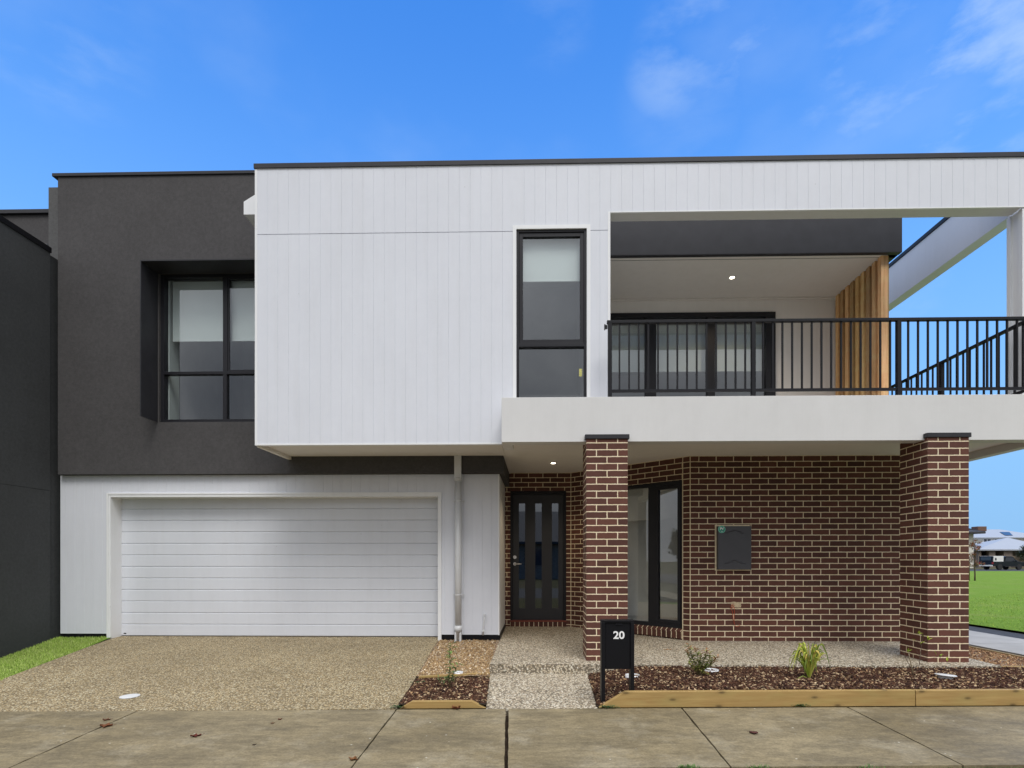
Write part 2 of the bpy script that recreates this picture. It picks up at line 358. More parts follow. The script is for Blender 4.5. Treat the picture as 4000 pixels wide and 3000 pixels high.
m.box(w2x0-tr, w2x0, YW-.008, YW+.05, w2z0, w2z1+tr); m.box(w2x1, w2x1+tr, YW-.008, YW+.05, w2z0, w2z1+tr); m.box(w2x0, w2x1, YW-.008, YW+.05, w2z1, w2z1+tr)
part(m, 'corner_trim', M['trim'])
m = MB()                                        # body behind the cladding: sides, opening return, soffit, back
m.box(xWL+.002, xWL+.03, YW+.05, YD, zWB+.06, zWT); part(m, 'side_wall', M['clad']); m = MB(); m.box(xOP-.12, xOP-.002, YW+.05, YK, 2.96, zWT-.01)
part(m, 'side_wall', M['clad'])
m = MB(); m.box(xWL+.03, xOP-.12, YW+.06, YD+.3, 2.61, 2.70); m.box(xWL+.0, xWL+.05, YW+.05, YD-.003, zWB-.012, zWB+.06)
m.box(-.58, X(1978, YR), YD+.02, YR, 2.62, 2.70)
part(m, 'soffit', M['soffit'])
# roof beam over the balcony, side beam, corner post
m = MB(); m.box(xOP-.0, 5.86, YW+.02, YW+.150, zBM+.001, zWT); m.box(xOP, 5.86, YW+.150, YW+.195, zBM+.012, zWT); part(m, 'roof_beam', M['band'])
m = MB(); gm = MB()
m.box(5.86, 6.03, YW+.21, 12.0, zBM, zWT)
part(m, 'side_beam', M['clad'])
m = MB(); m.box(xPOST0, xPOST1, YW+.006, YW+.06, 3.02, zBM); m.box(xPOST0+.015, xPOST1, YW+.06, YW+.17, 3.02, zBM-.002); m.box(xPOST0-.004, xPOST1, YW+.17, YW+.225, 3.02, zBM-.004)
part(m, 'corner_post', M['trim'])
m = MB()                                        # metal cappings
m.box(xWL-.012, xPOST1+.02, YW-.015, YW+.20, zWT+.004, zWT+.064); m.box(5.845, xPOST1+.02, YW+.20, 12.0, zWT+.004, zWT+.064)
m.box(xWL-.012, xWL+.05, YW+.20, YD-.03, zWT+.004, zWT+.064)
part(m, 'parapet_capping', M['cap'], bevel=.004)
m = MB(); m.box(xWL+.06, xOP-.01, YW+.22, 13, 5.86, 5.9); m.box(xOP-.01, 4.98, 7.58, 13, 5.90, 5.94); part(m, 'roof', M['cap'])

# ---- dark upper storey and its parapet
xDL, xDR = X(226, YD), X(1968.6, YD); zDT = 6.60; zDB = 2.367
hx0, hx1, hz0, hz1 = X(622, YD), -3.60, Z(800, 1648, YD), Z(800, 1066, YD)
m = MB()
m.box(xDL, hx0, YD, YD+.2, zDB, zDT); m.box(hx0, hx1, YD, YD+.2, zDB, hz0); m.box(hx0, hx1, YD, YD+.2, hz1, zDT); m.box(hx1, xWL+.4, YD, YD+.2, zDB, zDT)
m.box(xWL+.4, xDR, YD, YD+.2, zDB, 2.61); m.box(xDR-.15, xDR, YD+.2, YR, zDB, 2.62)
m.box(xWL+.4, xOP, YD+2.6, YD+2.7, 2.61, 5.9)
part(m, 'charcoal_upper_wall', M['dark'])
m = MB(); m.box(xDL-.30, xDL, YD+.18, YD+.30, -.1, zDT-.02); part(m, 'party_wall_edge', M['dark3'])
m = MB(); m.box(X(207, YD), xWL+.3, YD-.02, YD+.32, zDT, zDT+.045); part(m, 'upper_capping', M['cap'], bevel=.004)
# eave return beside the white box
ex0, ex1, ey = X(952, 6.95), xWL+.01, 6.95
m = MB(); pr = [(ex0, ey, Z(952, 838, ey)), (ex1, ey, Z(952, 838, ey)), (ex1, ey, Z(1001, 736, ey)), (ex0, ey, Z(952, 788, ey))]
m.prism(pr, False, (0, YD-ey-.002, 0)); part(m, 'eave_return', M['trim'])

# ---- window helper (axis aligned, facing -y)
def window(name, x0, x1, z0, z1, y, fw=.05, mull=(), trans=(), sashes=(), blind=None, room=None, label=None, door=False):
    m = MB(); d = .09
    m.box(x0, x0+fw, y, y+d, z0, z1); m.box(x1-fw, x1, y, y+d, z0, z1); m.box(x0+fw, x1-fw, y, y+d, z1-fw, z1); m.box(x0+fw, x1-fw, y, y+d, z0, z0+fw)
    for a, b, c0, c1 in mull: m.box(a, b, y+.004, y+d-.004, c0, c1)
    for a, b, c0, c1 in trans: m.box(c0, c1, y+.002, y+d-.006, a, b)
    w = part(m, name, M['frame'], bevel=.002, label=label)
    for s in sashes:
        sx0, sx1, sz0, sz1, sw = s; m = MB(); yy = y+.012
        m.box(sx0, sx0+sw, yy, yy+.05, sz0, sz1); m.box(sx1-sw, sx1, yy, yy+.05, sz0, sz1); m.box(sx0+sw, sx1-sw, yy, yy+.05, sz1-sw, sz1); m.box(sx0+sw, sx1-sw, yy, yy+.05, sz0, sz0+sw)
        part(m, 'sash', M['frame'], w, .002)
    return w
def pane(w, x0, x1, z0, z1, y, mat='glass'):
    m = MB(); m.box(x0, x1, y, y+.006, z0, z1); part(m, 'pane', M[mat], w)
# bedroom window + hood on the dark wall
def xd(px): return X(px, YD)
def zd(px, py): return Z(px, py, YD)
zt0, zt1 = zd(760, 1459), zd(760, 1448)
w = window('bedroom_window', hx0, hx1, hz0, hz1, YD+.03, .045, [(xd(865), xd(883), zt1, hz1-.045), (xd(865), xd(880), hz0+.045, zt0)], [(zt0, zt1, hx0+.045, hx1-.045)], [(xd(883)+.002, hx1-.047, zt1+.002, hz1-.047, .022)])
pane(w, hx0+.045, xd(865), zt1, hz1-.045, YD+.07); pane(w, xd(883)+.02, hx1-.06, zt1+.02, hz1-.06, YD+.05)
pane(w, hx0+.045, xd(865), hz0+.045, zt0, YD+.07); pane(w, xd(880), hx1-.045, hz0+.045, zt0, YD+.07)
m = MB(); zb = zd(760, 1315); m.box(hx0+.10, xd(872), YD+.14, YD+.146, zb, hz1-.05); m.box(xd(880), hx1-.06, YD+.14, YD+.146, zb, hz1-.05)
m.box(hx0+.10, xd(872), YD+.135, YD+.151, zb-.012, zb); m.box(xd(880), hx1-.06, YD+.135, YD+.151, zb-.012, zb); part(m, 'blind', M['blind'], w)
m = MB(); m.box(hx0+.046, hx0+.06, YD+.125, YD+.34, hz0, hz1); part(m, 'jamb_liner', M['blind'], w)
m = MB(); m.box(hx0-.02, hx0+.005, YD+.2, YD+2.2, hz0-.3, hz1+.1); m.box(hx1, hx1+.02, YD+.2, YD+2.2, hz0-.3, hz1+.1); m.box(hx0, hx1, YD+2.2, YD+2.25, hz0-.3, hz1+.1); m.box(hx0, hx1, YD+.2, YD+2.2, hz1, hz1+.05); m.box(hx0, hx1, YD+.2, YD+2.2, hz0-.3, hz0-.25)
part(m, 'room', M['room'], w)
m = MB(); ho = YD-.33; hxo = hx0-.035; t = .016
m.box(hxo, hxo+t, ho, YD-.002, hz0+.0, hz1+.01); m.box(hxo+t, hx1+.04, ho, YD-.002, hz1+.01-t, hz1+.01); m.box(hx1+.04-t, hx1+.04, ho, YD-.002, hz0, hz1+.01-t)
part(m, 'window_hood', M['cap'])
# hall window in the white box
zs0, zs1 = Z(2150, 1352, YW), Z(2150, 1338, YW)
w = window('hall_window', w2x0, w2x1, w2z0, w2z1, YW+.012, .03, [], [(zs0, zs1, w2x0+.03, w2x1-.03)], [(w2x0+.034, w2x1-.034, zs1+.002, w2z1-.036, .045)])
pane(w, w2x0+.07, w2x1-.07, zs1+.04, w2z1-.075, YW+.05); pane(w, w2x0+.03, w2x1-.03, w2z0+.03, zs0, YW+.06)
m = MB(); zb = Z(2150, 1077, YW); m.box(w2x0+.05, w2x1-.05, YW+.12, YW+.126, zb, w2z1-.05); m.box(w2x0+.05, w2x1-.05, YW+.115, YW+.131, zb-.012, zb); part(m, 'blind', M['blind'], w)
m = MB(); m.box(w2x0-.5, w2x0-.45, YW+.2, YW+2, 2.8, 5.6); m.box(w2x1+.02, w2x1+.05, YW+.1, YW+2, 2.8, 5.6); m.box(w2x0-.45, w2x1+.02, YW+2, YW+2.05, 2.8, 5.6); m.box(w2x0-.45, w2x1+.02, YW+.1, YW+2, 5.5, 5.6); m.box(w2x0-.45, w2x1+.02, YW+.1, YW+2, 2.75, 2.8)
m.box(w2x0-.45, w2x1+.02, YW+1.2, YW+2, 2.8, 3.55)
part(m, 'room', M['room'], w)
m = MB(); m.box(X(2264, YW), X(2276, YW), YW+.075, YW+.08, Z(2270, 1462, YW), Z(2270, 1432, YW)); part(m, 'window_tag', M['yellow'], w)


# ---- balcony slab band, floor, soffit over the porch
xB0, xB1 = X(1959, YB), 5.95
m = MB(); m.box(xB0, xB1, YB, YB+.16, 2.504, 3.018); m.box(5.83, xB1, YB+.16, 11, 2.504, 3.018); m.box(xB0, xB0+.12, YB+.16, YW-.003, 2.504, 3.018)
part(m, 'balcony_upstand', M['band'], bevel=.003)
m = MB(); m.box(xB0+.12, 5.83, YB+.16, YW+.06, 2.60, 2.94); m.box(xDR, 5.83, YW+.06, YR+.3, 2.60, 2.72); m.box(5.02, 5.83, YR+.3, 11, 2.60, 2.72); m.box(xDR-.0, xDR+.02, YW+.08, YR, 2.588, 2.61)
part(m, 'porch_soffit', M['soffit'])
m = MB(); m.box(xOP, 5.83, YB+.17, YK, 2.90, 2.955); part(m, 'balcony_floor', M['sidepath'])
# ---- balcony room: back wall, ceiling, dark fascia, timber screen
dx0, dx1 = .9, X(3027, YK); dz1 = Z(2700, 1224, YK); dz0 = 2.955
m = MB(); m.box(dx1, 4.85, YK, YK+.1, 2.955, 5.40); m.box(.80, dx1, YK, YK+.1, dz1, 5.40); part(m, 'balcony_wall', M['inwhite'])
m = MB(); zc = 5.376; m.box(xOP, 4.86, 7.64, YK+.1, zc, zc+.05); m.box(xOP, 4.84, YK-.05, YK-.001, zc-.02, zc-.001); part(m, 'balcony_ceiling', M['soffit'])
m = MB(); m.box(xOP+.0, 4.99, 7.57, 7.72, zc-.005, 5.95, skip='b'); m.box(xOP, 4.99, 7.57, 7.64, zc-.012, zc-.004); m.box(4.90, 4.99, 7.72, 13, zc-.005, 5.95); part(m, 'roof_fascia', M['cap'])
m = MB(); m.box(4.87, 5.0, 8.95, 13, 2.72, 5.37); part(m, 'upper_side_wall', M['dark'])
m = MB(); rng = random.Random(3); y = 7.67; k = 0
while y < 8.88:
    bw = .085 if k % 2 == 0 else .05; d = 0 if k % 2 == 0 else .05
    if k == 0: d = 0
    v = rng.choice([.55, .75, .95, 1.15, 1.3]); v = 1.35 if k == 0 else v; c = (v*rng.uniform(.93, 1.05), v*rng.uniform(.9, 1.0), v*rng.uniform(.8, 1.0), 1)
    c = c if k % 2 == 0 else (c[0]*.55, c[1]*.48, c[2]*.42, 1); m.box(4.77+d, 4.86, y, min(8.885, y+bw-.004), 2.957, zc-.003, c=c); y += bw; k += 1  # recessed strips tinted darker: shade of the gaps put into the colour
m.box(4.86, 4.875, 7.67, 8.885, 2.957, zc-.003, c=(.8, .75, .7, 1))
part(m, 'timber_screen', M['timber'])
# ---- sliding door
def xk(px): return X(px, YK)
w = window('sliding_door', dx0, dx1, dz0, dz1, YK-.03, .07, [(xk(2520), xk(2562), dz0, dz1-.07), (xk(2761), xk(2791), dz0, dz1-.07), (xk(2990), xk(3012), dz0, dz1-.07)])
for a, b in ((dx0+.07, xk(2520)), (xk(2562), xk(2761)), (xk(2791), xk(2990))): pane(w, a, b, dz0+.09, dz1-.09, YK+.02)
m = MB(); zb = Z(2700, 1435, YK)
for a, b in ((dx0+.07, xk(2530)), (xk(2550), xk(2770)), (xk(2785), dx1-.09)):
    m.box(a, b, YK+.16, YK+.166, zb, dz1-.12); m.box(a, b, YK+.155, YK+.171, zb-.014, zb)
part(m, 'blind', M['blind'], w)
m = MB(); m.box(.7, .75, YK+.1, YK+3.2, 2.9, 5.3); m.box(dx1+.1, dx1+.15, YK+.1, YK+3.2, 2.9, 5.3); m.box(.75, dx1+.1, YK+3.2, YK+3.25, 2.9, 5.3); m.box(.75, dx1+.1, YK+.1, YK+3.2, 5.25, 5.3); m.box(.75, dx1+.1, YK+.1, YK+3.2, 2.85, 2.9)
part(m, 'room', M['room'], w)
# ---- downlights
def downlight(x, y, z):
    m = MB(); m.lathe(x, y, [(.047, z-.006), (.047, z-.0005)], 28); o = part(m, 'downlight', M['trim'])
    m = MB(); m.lathe(x, y, [(.033, z-.009), (.033, z-.0065)], 24); part(m, 'lens', M['lamp'], o)
    l = bpy.data.lights.new('downlight_glow', 'SPOT'); l.energy = 34; l.color = (1, .80, .55); l.shadow_soft_size = .04; l.spot_size = R(120); l.spot_blend = .8
    lo = bpy.data.objects.new('downlight_glow', l); COL.objects.link(lo); lo.location = (x, y, z-.02); return o
d1 = ray(2860, 1083); kk = (5.376-ZC)/d1[2]; downlight(kk*d1[0], kk*d1[1], 5.376)
d1 = ray(2161, 1808); kk = (2.60-ZC)/d1[2]; downlight(kk*d1[0], kk*d1[1], 2.60)

# ---- railing
YL = 6.40; zR = 3.955; pp = 1.69
m0 = MB(); rail = thing  # (front run)
xr0 = X(2375, YL); xr1 = 5.73
m = MB(); m.box(xr0-.01, xr1+.03, YL-.0, YL+.045, zR-.034, zR)
m.box(5.685, 5.73, YL+.045, 10.2, zR-.034, zR)
railo = part(m, 'balcony_railing', M['rail'], bevel=.003)
posts = [X(2383, YL), X(2945, YL), X(3514, YL), X(3514, YL)+pp]
zb0, zb1 = 3.115, 3.145
m = MB()
for a, b in zip(posts, posts[1:]): m.box(a+.0225, min(b-.0225, xr1), YL+.008, YL+.035, zb0, zb1)
m.box(5.695, 5.72, YL+.05, 10.2, zb0, zb1); part(m, 'bottom_rail', M['rail'], railo)
def post(x, y):
    m = MB(); m.box(x-.0225, x+.0225, y, y+.045, 3.018, zR-.034); m.box(x-.045, x+.045, y-.02, y+.065, 3.018, 3.026); part(m, 'post', M['rail'], railo)
for x in posts[:3]: post(x, YL)
for y in (6.40, 7.80, 9.20): post(5.708, y)
nb = 0
protob = None
def baluster(x, y):
    global protob
    if protob is None:
        m = MB(); m.box(x-.009, x+.009, y-.009, y+.009, zb1, zR-.034); protob = (part(m, 'baluster', M['rail'], railo), x, y); return
    c = protob[0].copy(); COL.objects.link(c); c.parent = railo; c.location = (x-protob[1], y-protob[2], 0)
for i, a in enumerate(posts[:3]):
    for j in range(1, 15):
        x = a + pp*j/15
        if x < xr1-.02: baluster(x, YL+.022)
for i in range(1, 33):
    y = 6.42 + i*.1127
    if min(abs(y-q-.02) for q in (6.4, 7.8, 9.2)) > .05: baluster(5.708, y)
m = MB(); m.box(X(2364, YL), X(2373, YL), YL+.005, YL+.03, 3.86, 3.90); m.box(X(2364, YL)-.008, X(2364, YL)+.004, YL-.0, YL+.035, 3.85, 3.91)
part(m, 'rail_bracket', M['rail'], railo); m = MB(); m.box(X(2368, YL), X(2375, YL), YL+.0, YL+.03, 3.02, 3.05); part(m, 'rail_bracket', M['rail'], railo)

# ---- garage front
xGL, xGR = X(236, YG), X(1951, YG)
gx0, gx1 = X(434, YG), X(1711, YG); gz1 = Z(1000, 1941, YG); YGD = 7.90
gdx0, gdx1 = X(474, YGD), X(1713, YGD)
m = MB(); ga = X(1010, YG)
grooved(m, xGL, gx0-.03, .092, zDB-.004, YG, ga); grooved(m, gx0-.03, gx1+.03, gz1+.035, zDB-.004, YG, ga); grooved(m, gx1+.03, xGR-.02, .092, zDB-.004, YG, ga)
part(m, 'garage_cladding', M['clad'])
m = MB(); m.box(xGL, gx0-.03, YG+.03, YG+.2, -.1, zDB-.01); m.box(gx1+.03, xGR-.02, YG+.03, YG+.2, -.1, zDB-.01); m.box(gx0-.03, gx1+.03, YG+.03, YG+.2, gz1+.03, zDB-.01)
m.box(xGR-.15, xGR-.002, YG+.2, YR, .05, zDB-.002); part(m, 'garage_wall', M['band'])
m = MB(); m.box(gx0-.03, gx0, YG-.012, YG+.2, .0, gz1+.035); m.box(gx1, gx1+.03, YG-.012, YG+.2, -.03, gz1+.035); m.box(gx0, gx1, YG-.012, YG+.2, gz1, gz1+.035)
m.box(gx0-.055, gx0-.03, YG-.018, YG+.02, .0, gz1+.06); m.box(gx1+.03, gx1+.05, YG-.018, YG+.02, -.02, gz1+.06); m.box(gx0-.03, gx1+.03, YG-.018, YG+.02, gz1+.035, gz1+.06)
m.box(xGR-.02, xGR, YG-.006, YG+.2, .088, zDB-.004)
part(m, 'door_surround', M['trim'], bevel=.002)
m = MB(); m.box(xGL, gx0-.055, YG+.012, YG+.028, -.12, .092); part(m, 'base_flashing', M['black']); m = MB(); m.box(gx1+.05, xGR-.01, YG+.012, YG+.028, -.12, .092); m.box(xGR-.012, xGR+.006, YG+.03, YR, -.1, .10)
part(m, 'base_flashing', M['black'])
gdz0 = .035; gdz1 = gz1+.06
m = MB(); rows = 12; ph = Z(1000, 2440, YGD)-Z(1000, 2395, YGD); z = gdz0
rows_z = [gdz0]; 
pz = (Z(1000, 2484, YGD)-Z(1000, 1987, YGD))/-11
pz = abs(pz)
for i in range(1, 13): rows_z.append(gdz0 + pz*i)
for a, b in zip(rows_z, rows_z[1:]):
    b = min(b, gdz1)
    if b - a < .02: continue
    y0 = YGD
    prof = [(a, y0+.008), (a+.004, y0+.001), (a+.010, y0-.003), (b-.010, y0-.003), (b-.004, y0+.001), (b, y0+.008)]
    for p, q in zip(prof, prof[1:]): m.poly([(gdx0-.05, p[1], p[0]), (gdx1+.03, p[1], p[0]), (gdx1+.03, q[1], q[0]), (gdx0-.05, q[1], q[0])])
m.box(gdx0-.05, gdx1+.03, YGD+.009, YGD+.04, gdz0, gdz1)
gd = part(m, 'garage_door', M['door'])
m = MB(); m.box(gdx0-.05, gdx1+.03, YGD-.002, YGD+.03, gdz0-.014, gdz0-.001); part(m, 'weather_seal', M['black'], gd)
m = MB(); cx, cz = X(489, YGD), Z(489, 2474, YGD); m.prism([(cx+.022*math.cos(a*math.pi/8), YGD-.004, cz+.009*math.sin(a*math.pi/8)) for a in range(16)], False, (0, .003, 0)); part(m, 'badge', M['cap'], gd)
# ---- downpipe, small pipe
m = MB(); ypz = YG-.075; dpx = X(1790, ypz)
m.tube([(dpx, ypz, Z(1790, 1876, YG-.07)), (dpx, ypz, -.02)], .046, 20)
m.box(dpx-.052, dpx+.046, ypz-.035, ypz+.035, Z(1790, 1872, YG), 2.612)
m.lathe(dpx, ypz, [(.050, Z(1790, 1868, YG)-.05), (.050, Z(1790, 1868, YG))], 20); m.lathe(dpx, ypz, [(.052, Z(1790, 2466, YG)), (.052, Z(1790, 2441, YG))], 20)
m.box(dpx-.046, dpx+.046, ypz-.04, ypz+.04, -.04, Z(1790, 2466, YG))
dp = part(m, 'downpipe', M['pvc'])
for py in (1959, 2323):
    m = MB(); z = Z(1790, py, YG); m.lathe(dpx, ypz, [(.0485, z-.008), (.0485, z+.008)], 20); m.box(dpx-.075, dpx-.045, YG-.035, YG-.030, z-.008, z+.008); m.box(dpx+.045, dpx+.075, YG-.035, YG-.030, z-.008, z+.008); m.box(dpx-.075, dpx-.07, YG-.032, YG-.001, z-.008, z+.008); m.box(dpx+.07, dpx+.075, YG-.032, YG-.001, z-.008, z+.008); part(m, 'pipe_clip', M['pvc'], dp)
m = MB(); yv = YG-.03; m.tube([(X(1887, yv), yv, .09), (X(1887, yv), yv, .17), (X(1890, yv)+.005, yv, .30), (X(1892, yv), yv, .36)], .011, 10)
m.tube([(X(1892, yv), yv+.03, .37), (X(1892, yv), yv-.012, .372)], .016, 10); m.tube([(X(1887, yv), yv, .13), (X(1887, yv), yv, .16)], .016, 10); part(m, 'overflow_pipe', M['pvc'])

# ---- brick walls of the porch
zS = 2.60
xM0, xM1 = X(2696, YM), 5.02
m = MB(); m.poly([(xM0, YM, 0), (xM1, YM, 0), (xM1, YM, zS), (xM0, YM, zS)], (-xM0+.0, .0)); m.poly([(xM1, YM, 0), (xM1, 13, 0), (xM1, 13, zS), (xM1, YM, zS)])
part(m, 'brick_wall', M['brick'])
EX, EY = X(2230, YR), YR
CX, CY = xM0, YM
L = math.hypot(CX-EX, CY-EY); dv = Vector(((CX-EX)/L, (CY-EY)/L, 0)); nv = Vector((dv.y, -dv.x, 0))   # nv points to the camera side
if nv.y > 0: nv = -nv
def AP(u, w, z): p = Vector((EX, EY, 0)) + dv*u + nv*w; return (p.x, p.y, z)
def Au(px):
    d = ray(px, PY0); mm = d[0]/d[1]; return (mm*EY-EX)/(dv.x-mm*dv.y)
def Az(px, py): p = AP(Au(px), 0, 0); return Z(px, py, p[1])
def abox(m, u0, u1, w0, w1, z0, z1, uvo=(0, 0), top=None):
    t1 = z1 if top is None else top
    a, b, c, d = AP(u0, w1, z0), AP(u1, w1, z0), AP(u1, w0, z0), AP(u0, w0, z0)
    e, f, g, h = AP(u0, w1, t1), AP(u1, w1, t1), AP(u1, w0, z1), AP(u0, w0, z1)
    for q in ((a, b, f, e), (b, c, g, f), (c, d, h, g), (d, a, e, h), (e, f, g, h), (d, c, b, a)): m.poly(q, uvo)
wu1 = Au(2666); wu0 = Au(2325); wz1 = Az(2664, 1873); wz0 = Az(2664, 2457)
uo = -Vector(AP(L, 0, 0)).dot(dv) + .12
m = MB()
def aq(u0, u1, z0, z1): m.poly([AP(u0, 0, z0), AP(u1, 0, z0), AP(u1, 0, z1), AP(u0, 0, z1)], (uo, 0))
aq(0, wu0, 0, zS); aq(wu1, L, 0, zS); aq(wu0, wu1, wz1, zS); aq(wu0, wu1, 0, .045)
for u in (wu0, wu1): m.poly([AP(u, 0, wz0), AP(u, -.12, wz0), AP(u, -.12, wz1), AP(u, 0, wz1)])
m.poly([AP(wu0, 0, wz1), AP(wu1, 0, wz1), AP(wu1, -.12, wz1), AP(wu0, -.12, wz1)])
part(m, 'angled_brick_wall', M['brick'])
m = MB(); so = -Vector(AP(wu1, 0, 0)).dot(dv)
m.poly([AP(wu0, .03, .045), AP(wu1, .03, .045), AP(wu1, .03, wz0-.035), AP(wu0, .03, wz0-.035)], (so, -.02))
m.poly([AP(wu0, .03, wz0-.035), AP(wu1, .03, wz0-.035), AP(wu1, -.03, wz0), AP(wu0, -.03, wz0)], uvs=[(0, .1), (wu1-wu0, .1), (wu1-wu0, .16), (0, .16)])
m.poly([AP(wu0, 0, .045), AP(wu1, 0, .045), AP(wu1, .03, .045), AP(wu0, .03, .045)]); m.poly([AP(wu1, .03, .045), AP(wu1, 0, .045), AP(wu1, 0, wz0-.02), AP(wu1, .03, wz0-.035)])
part(m, 'brick_sill', M['bricks'])
# angled window
m = MB(); fw = .045; um0, um1 = Au(2527), Au(2556)
abox(m, wu0, wu0+fw, -.11, -.03, wz0, wz1); abox(m, wu1-fw, wu1, -.11, -.03, wz0, wz1); abox(m, wu0+fw, wu1-fw, -.11, -.03, wz1-fw-.01, wz1); abox(m, wu0+fw, wu1-fw, -.11, -.03, wz0, wz0+fw+.01)
abox(m, um0, um1, -.105, -.035, wz0+fw+.01, wz1-fw-.01)
aw = part(m, 'angled_window', M['frame'])
m = MB(); s0, s1, b0, b1 = um1+.003, wu1-fw-.003, wz0+fw+.014, wz1-fw-.014
for q in ((s0, s0+.045, b0, b1), (s1-.045, s1, b0, b1)): abox(m, q[0], q[1], -.09, -.028, q[2], q[3])
abox(m, s0+.045, s1-.045, -.09, -.028, b0, b0+.05); abox(m, s0+.045, s1-.045, -.09, -.028, b1-.05, b1); part(m, 'sash', M['frame'], aw)
m = MB(); abox(m, wu0+fw, um0, -.075, -.07, wz0+fw, wz1-fw); part(m, 'pane', M['glass'], aw)
m = MB(); abox(m, s0+.04, s1-.04, -.06, -.055, b0+.045, b1-.045); part(m, 'pane', M['glassr'], aw)
m = MB(); abox(m, wu0-.2, wu1+.15, -1.0, -.9, -.05, 2.7); abox(m, wu0-.2, wu1+.15, -.5, -.45, 1.78, 2.5); abox(m, wu0-.25, wu0-.2, -2.2, -.12, -.05, 2.7); abox(m, wu1+.15, wu1+.2, -2.2, -.12, -.05, 2.7); abox(m, wu0-.2, wu1+.15, -2.2, -.12, 2.5, 2.6)
part(m, 'room', M['rooml'], aw)
m = MB(); abox(m, wu0-.2, wu1+.15, -2.2, -.12, -.03, .02); part(m, 'room_floor', M['roomd'], aw)
# door wall
xR0, xR1 = xGR-.002, EX
fx0, fx1 = X(1993, YR), X(2212, YR); fz1 = Z(2100, 1917, YR); fz0 = Z(2100, 2424, YR); zfl = .046
m = MB(); du = -X(1980, YR)
for a, b, c, d in ((xR0, fx0, 0, zS), (fx1, xR1, 0, zS), (fx0, fx1, fz1, zS)): m.poly([(a, YR, c), (b, YR, c), (b, YR, d), (a, YR, d)], (du, 0))
for a in (fx0, fx1): m.poly([(a, YR, fz0), (a, YR+.09, fz0), (a, YR+.09, fz1), (a, YR, fz1)])
m.poly([(fx0, YR, fz1), (fx1, YR, fz1), (fx1, YR+.09, fz1), (fx0, YR+.09, fz1)])
part(m, 'entry_brick_wall', M['brick'])
m = MB(); m.box(fx0, fx1, YR-.015, YR+.05, .0, fz0-.02, (-fx0, -.03)); part(m, 'door_step', M['bricks'])
m = MB(); m.box(fx0, fx1, YR-.022, YR+.10, fz0-.02, fz0); part(m, 'door_sill', M['sill'])
m = MB(); yf = YR+.03
m.box(fx0, fx0+.04, yf, yf+.11, fz0, fz1); m.box(fx1-.04, fx1, yf, yf+.11, fz0, fz1); m.box(fx0+.04, fx1-.04, yf, yf+.11, fz1-.045, fz1)
part(m, 'door_frame', M['frame'], bevel=.003)
lx0, lx1, lz0, lz1 = fx0+.043, fx1-.043, fz0+.004, fz1-.05; yl = YR+.07
strips = [(X(2027, yl), X(2051, yl)), (X(2091, yl), X(2116, yl)), (X(2156, yl), X(2181, yl))]; sz1, sz0 = Z(2100, 1966, yl), Z(2100, 2376, yl)
m = MB(); xs = [lx0]+[q for s in strips for q in s]+[lx1]
for i in range(0, len(xs), 2): m.box(xs[i], xs[i+1], yl, yl+.04, lz0, lz1)
for a, b in strips: m.box(a, b, yl, yl+.04, lz0, sz0); m.box(a, b, yl, yl+.04, sz1, lz1)
fd = part(m, 'front_door', M['leafdoor'])
for a, b in strips: m = MB(); m.box(a, b, yl+.018, yl+.024, sz0, sz1); part(m, 'pane', M['gdoor'], fd)
m = MB(); hx, hz = X(2011, yl), Z(2011, 2203, yl)
m.tube([(hx, yl, hz), (hx, yl-.012, hz)], .027, 20); m.tube([(hx, yl-.01, hz), (hx, yl-.05, hz)], .011, 12); m.tube([(hx-.008, yl-.05, hz), (hx+.06, yl-.055, hz), (hx+.115, yl-.05, hz)], [.010, .009, .008], 10); part(m, 'handle', M['chrome'], fd)
m = MB(); hz = Z(2011, 2176.5, yl); m.tube([(hx, yl, hz), (hx, yl-.014, hz)], .029, 20); m.tube([(hx, yl-.014, hz), (hx, yl-.022, hz)], .016, 16); part(m, 'deadlock', M['chrome'], fd)
m = MB(); m.box(fx0-.3, fx1+.2, YR+2.5, YR+2.55, 0, 2.5); m.box(fx0-.35, fx0-.3, YR+.15, YR+2.5, 0, 2.5); m.box(fx1+.2, fx1+.25, YR+.15, YR+2.5, 0, 2.5); m.box(fx0-.3, fx1+.2, YR+.15, YR+2.5, 2.45, 2.5); m.box(fx0-.3, fx1+.2, YR+.15, YR+2.5, -.02, .03); part(m, 'hallway', M['roomd'], fd)
for (jx_, jy_) in ((CX, CY), AP(wu1+.004, 0, 0)[:2], (EX, EY)):
    m = MB(); m.box(jx_-.0055, jx_+.0055, jy_-.004, jy_+.008, .02, zS); part(m, 'corner_joint', M['mortarl'])
# ---- meter box, patch, wires
my = YM-.07; mx0, mx1, mz0, mz1 = X(2805, my), X(2935, my), Z(2870, 2225, my), Z(2870, 2055, my)
m = MB(); m.box(mx0, mx1, my, YM-.001, mz0, mz1)
mbx = part(m, 'meter_box', M['meter'], bevel=.003)
m = MB(); m.box(mx0-.022, mx1+.004, YM-.003, YM-.0005, mz0-.016, mz1+.022); part(m, 'mortar_surround', M['mortarl'], mbx)
for px0, px1, py in ((2859, 2880, 2071), (2845, 2862, 2076), (2876, 2897, 2076), (2829, 2846, 2082), (2895, 2908, 2082), (2861, 2881, 2189), (2844, 2864, 2195), (2878, 2898, 2195), (2829, 2846, 2200.5), (2894, 2913, 2200.5)):
    z = Z(px0, py, my); a, b = X(px0, my), X(px1, my); m = MB(); m.prism([(a, my, z+.006), (a, my-.008, z-.004), (a, my, z-.006)], False, (b-a, 0, 0)); part(m, 'louvre', M['meter'], mbx)
sx, sz = X(2819.3, my), Z(2819.3, 2067.7, my)
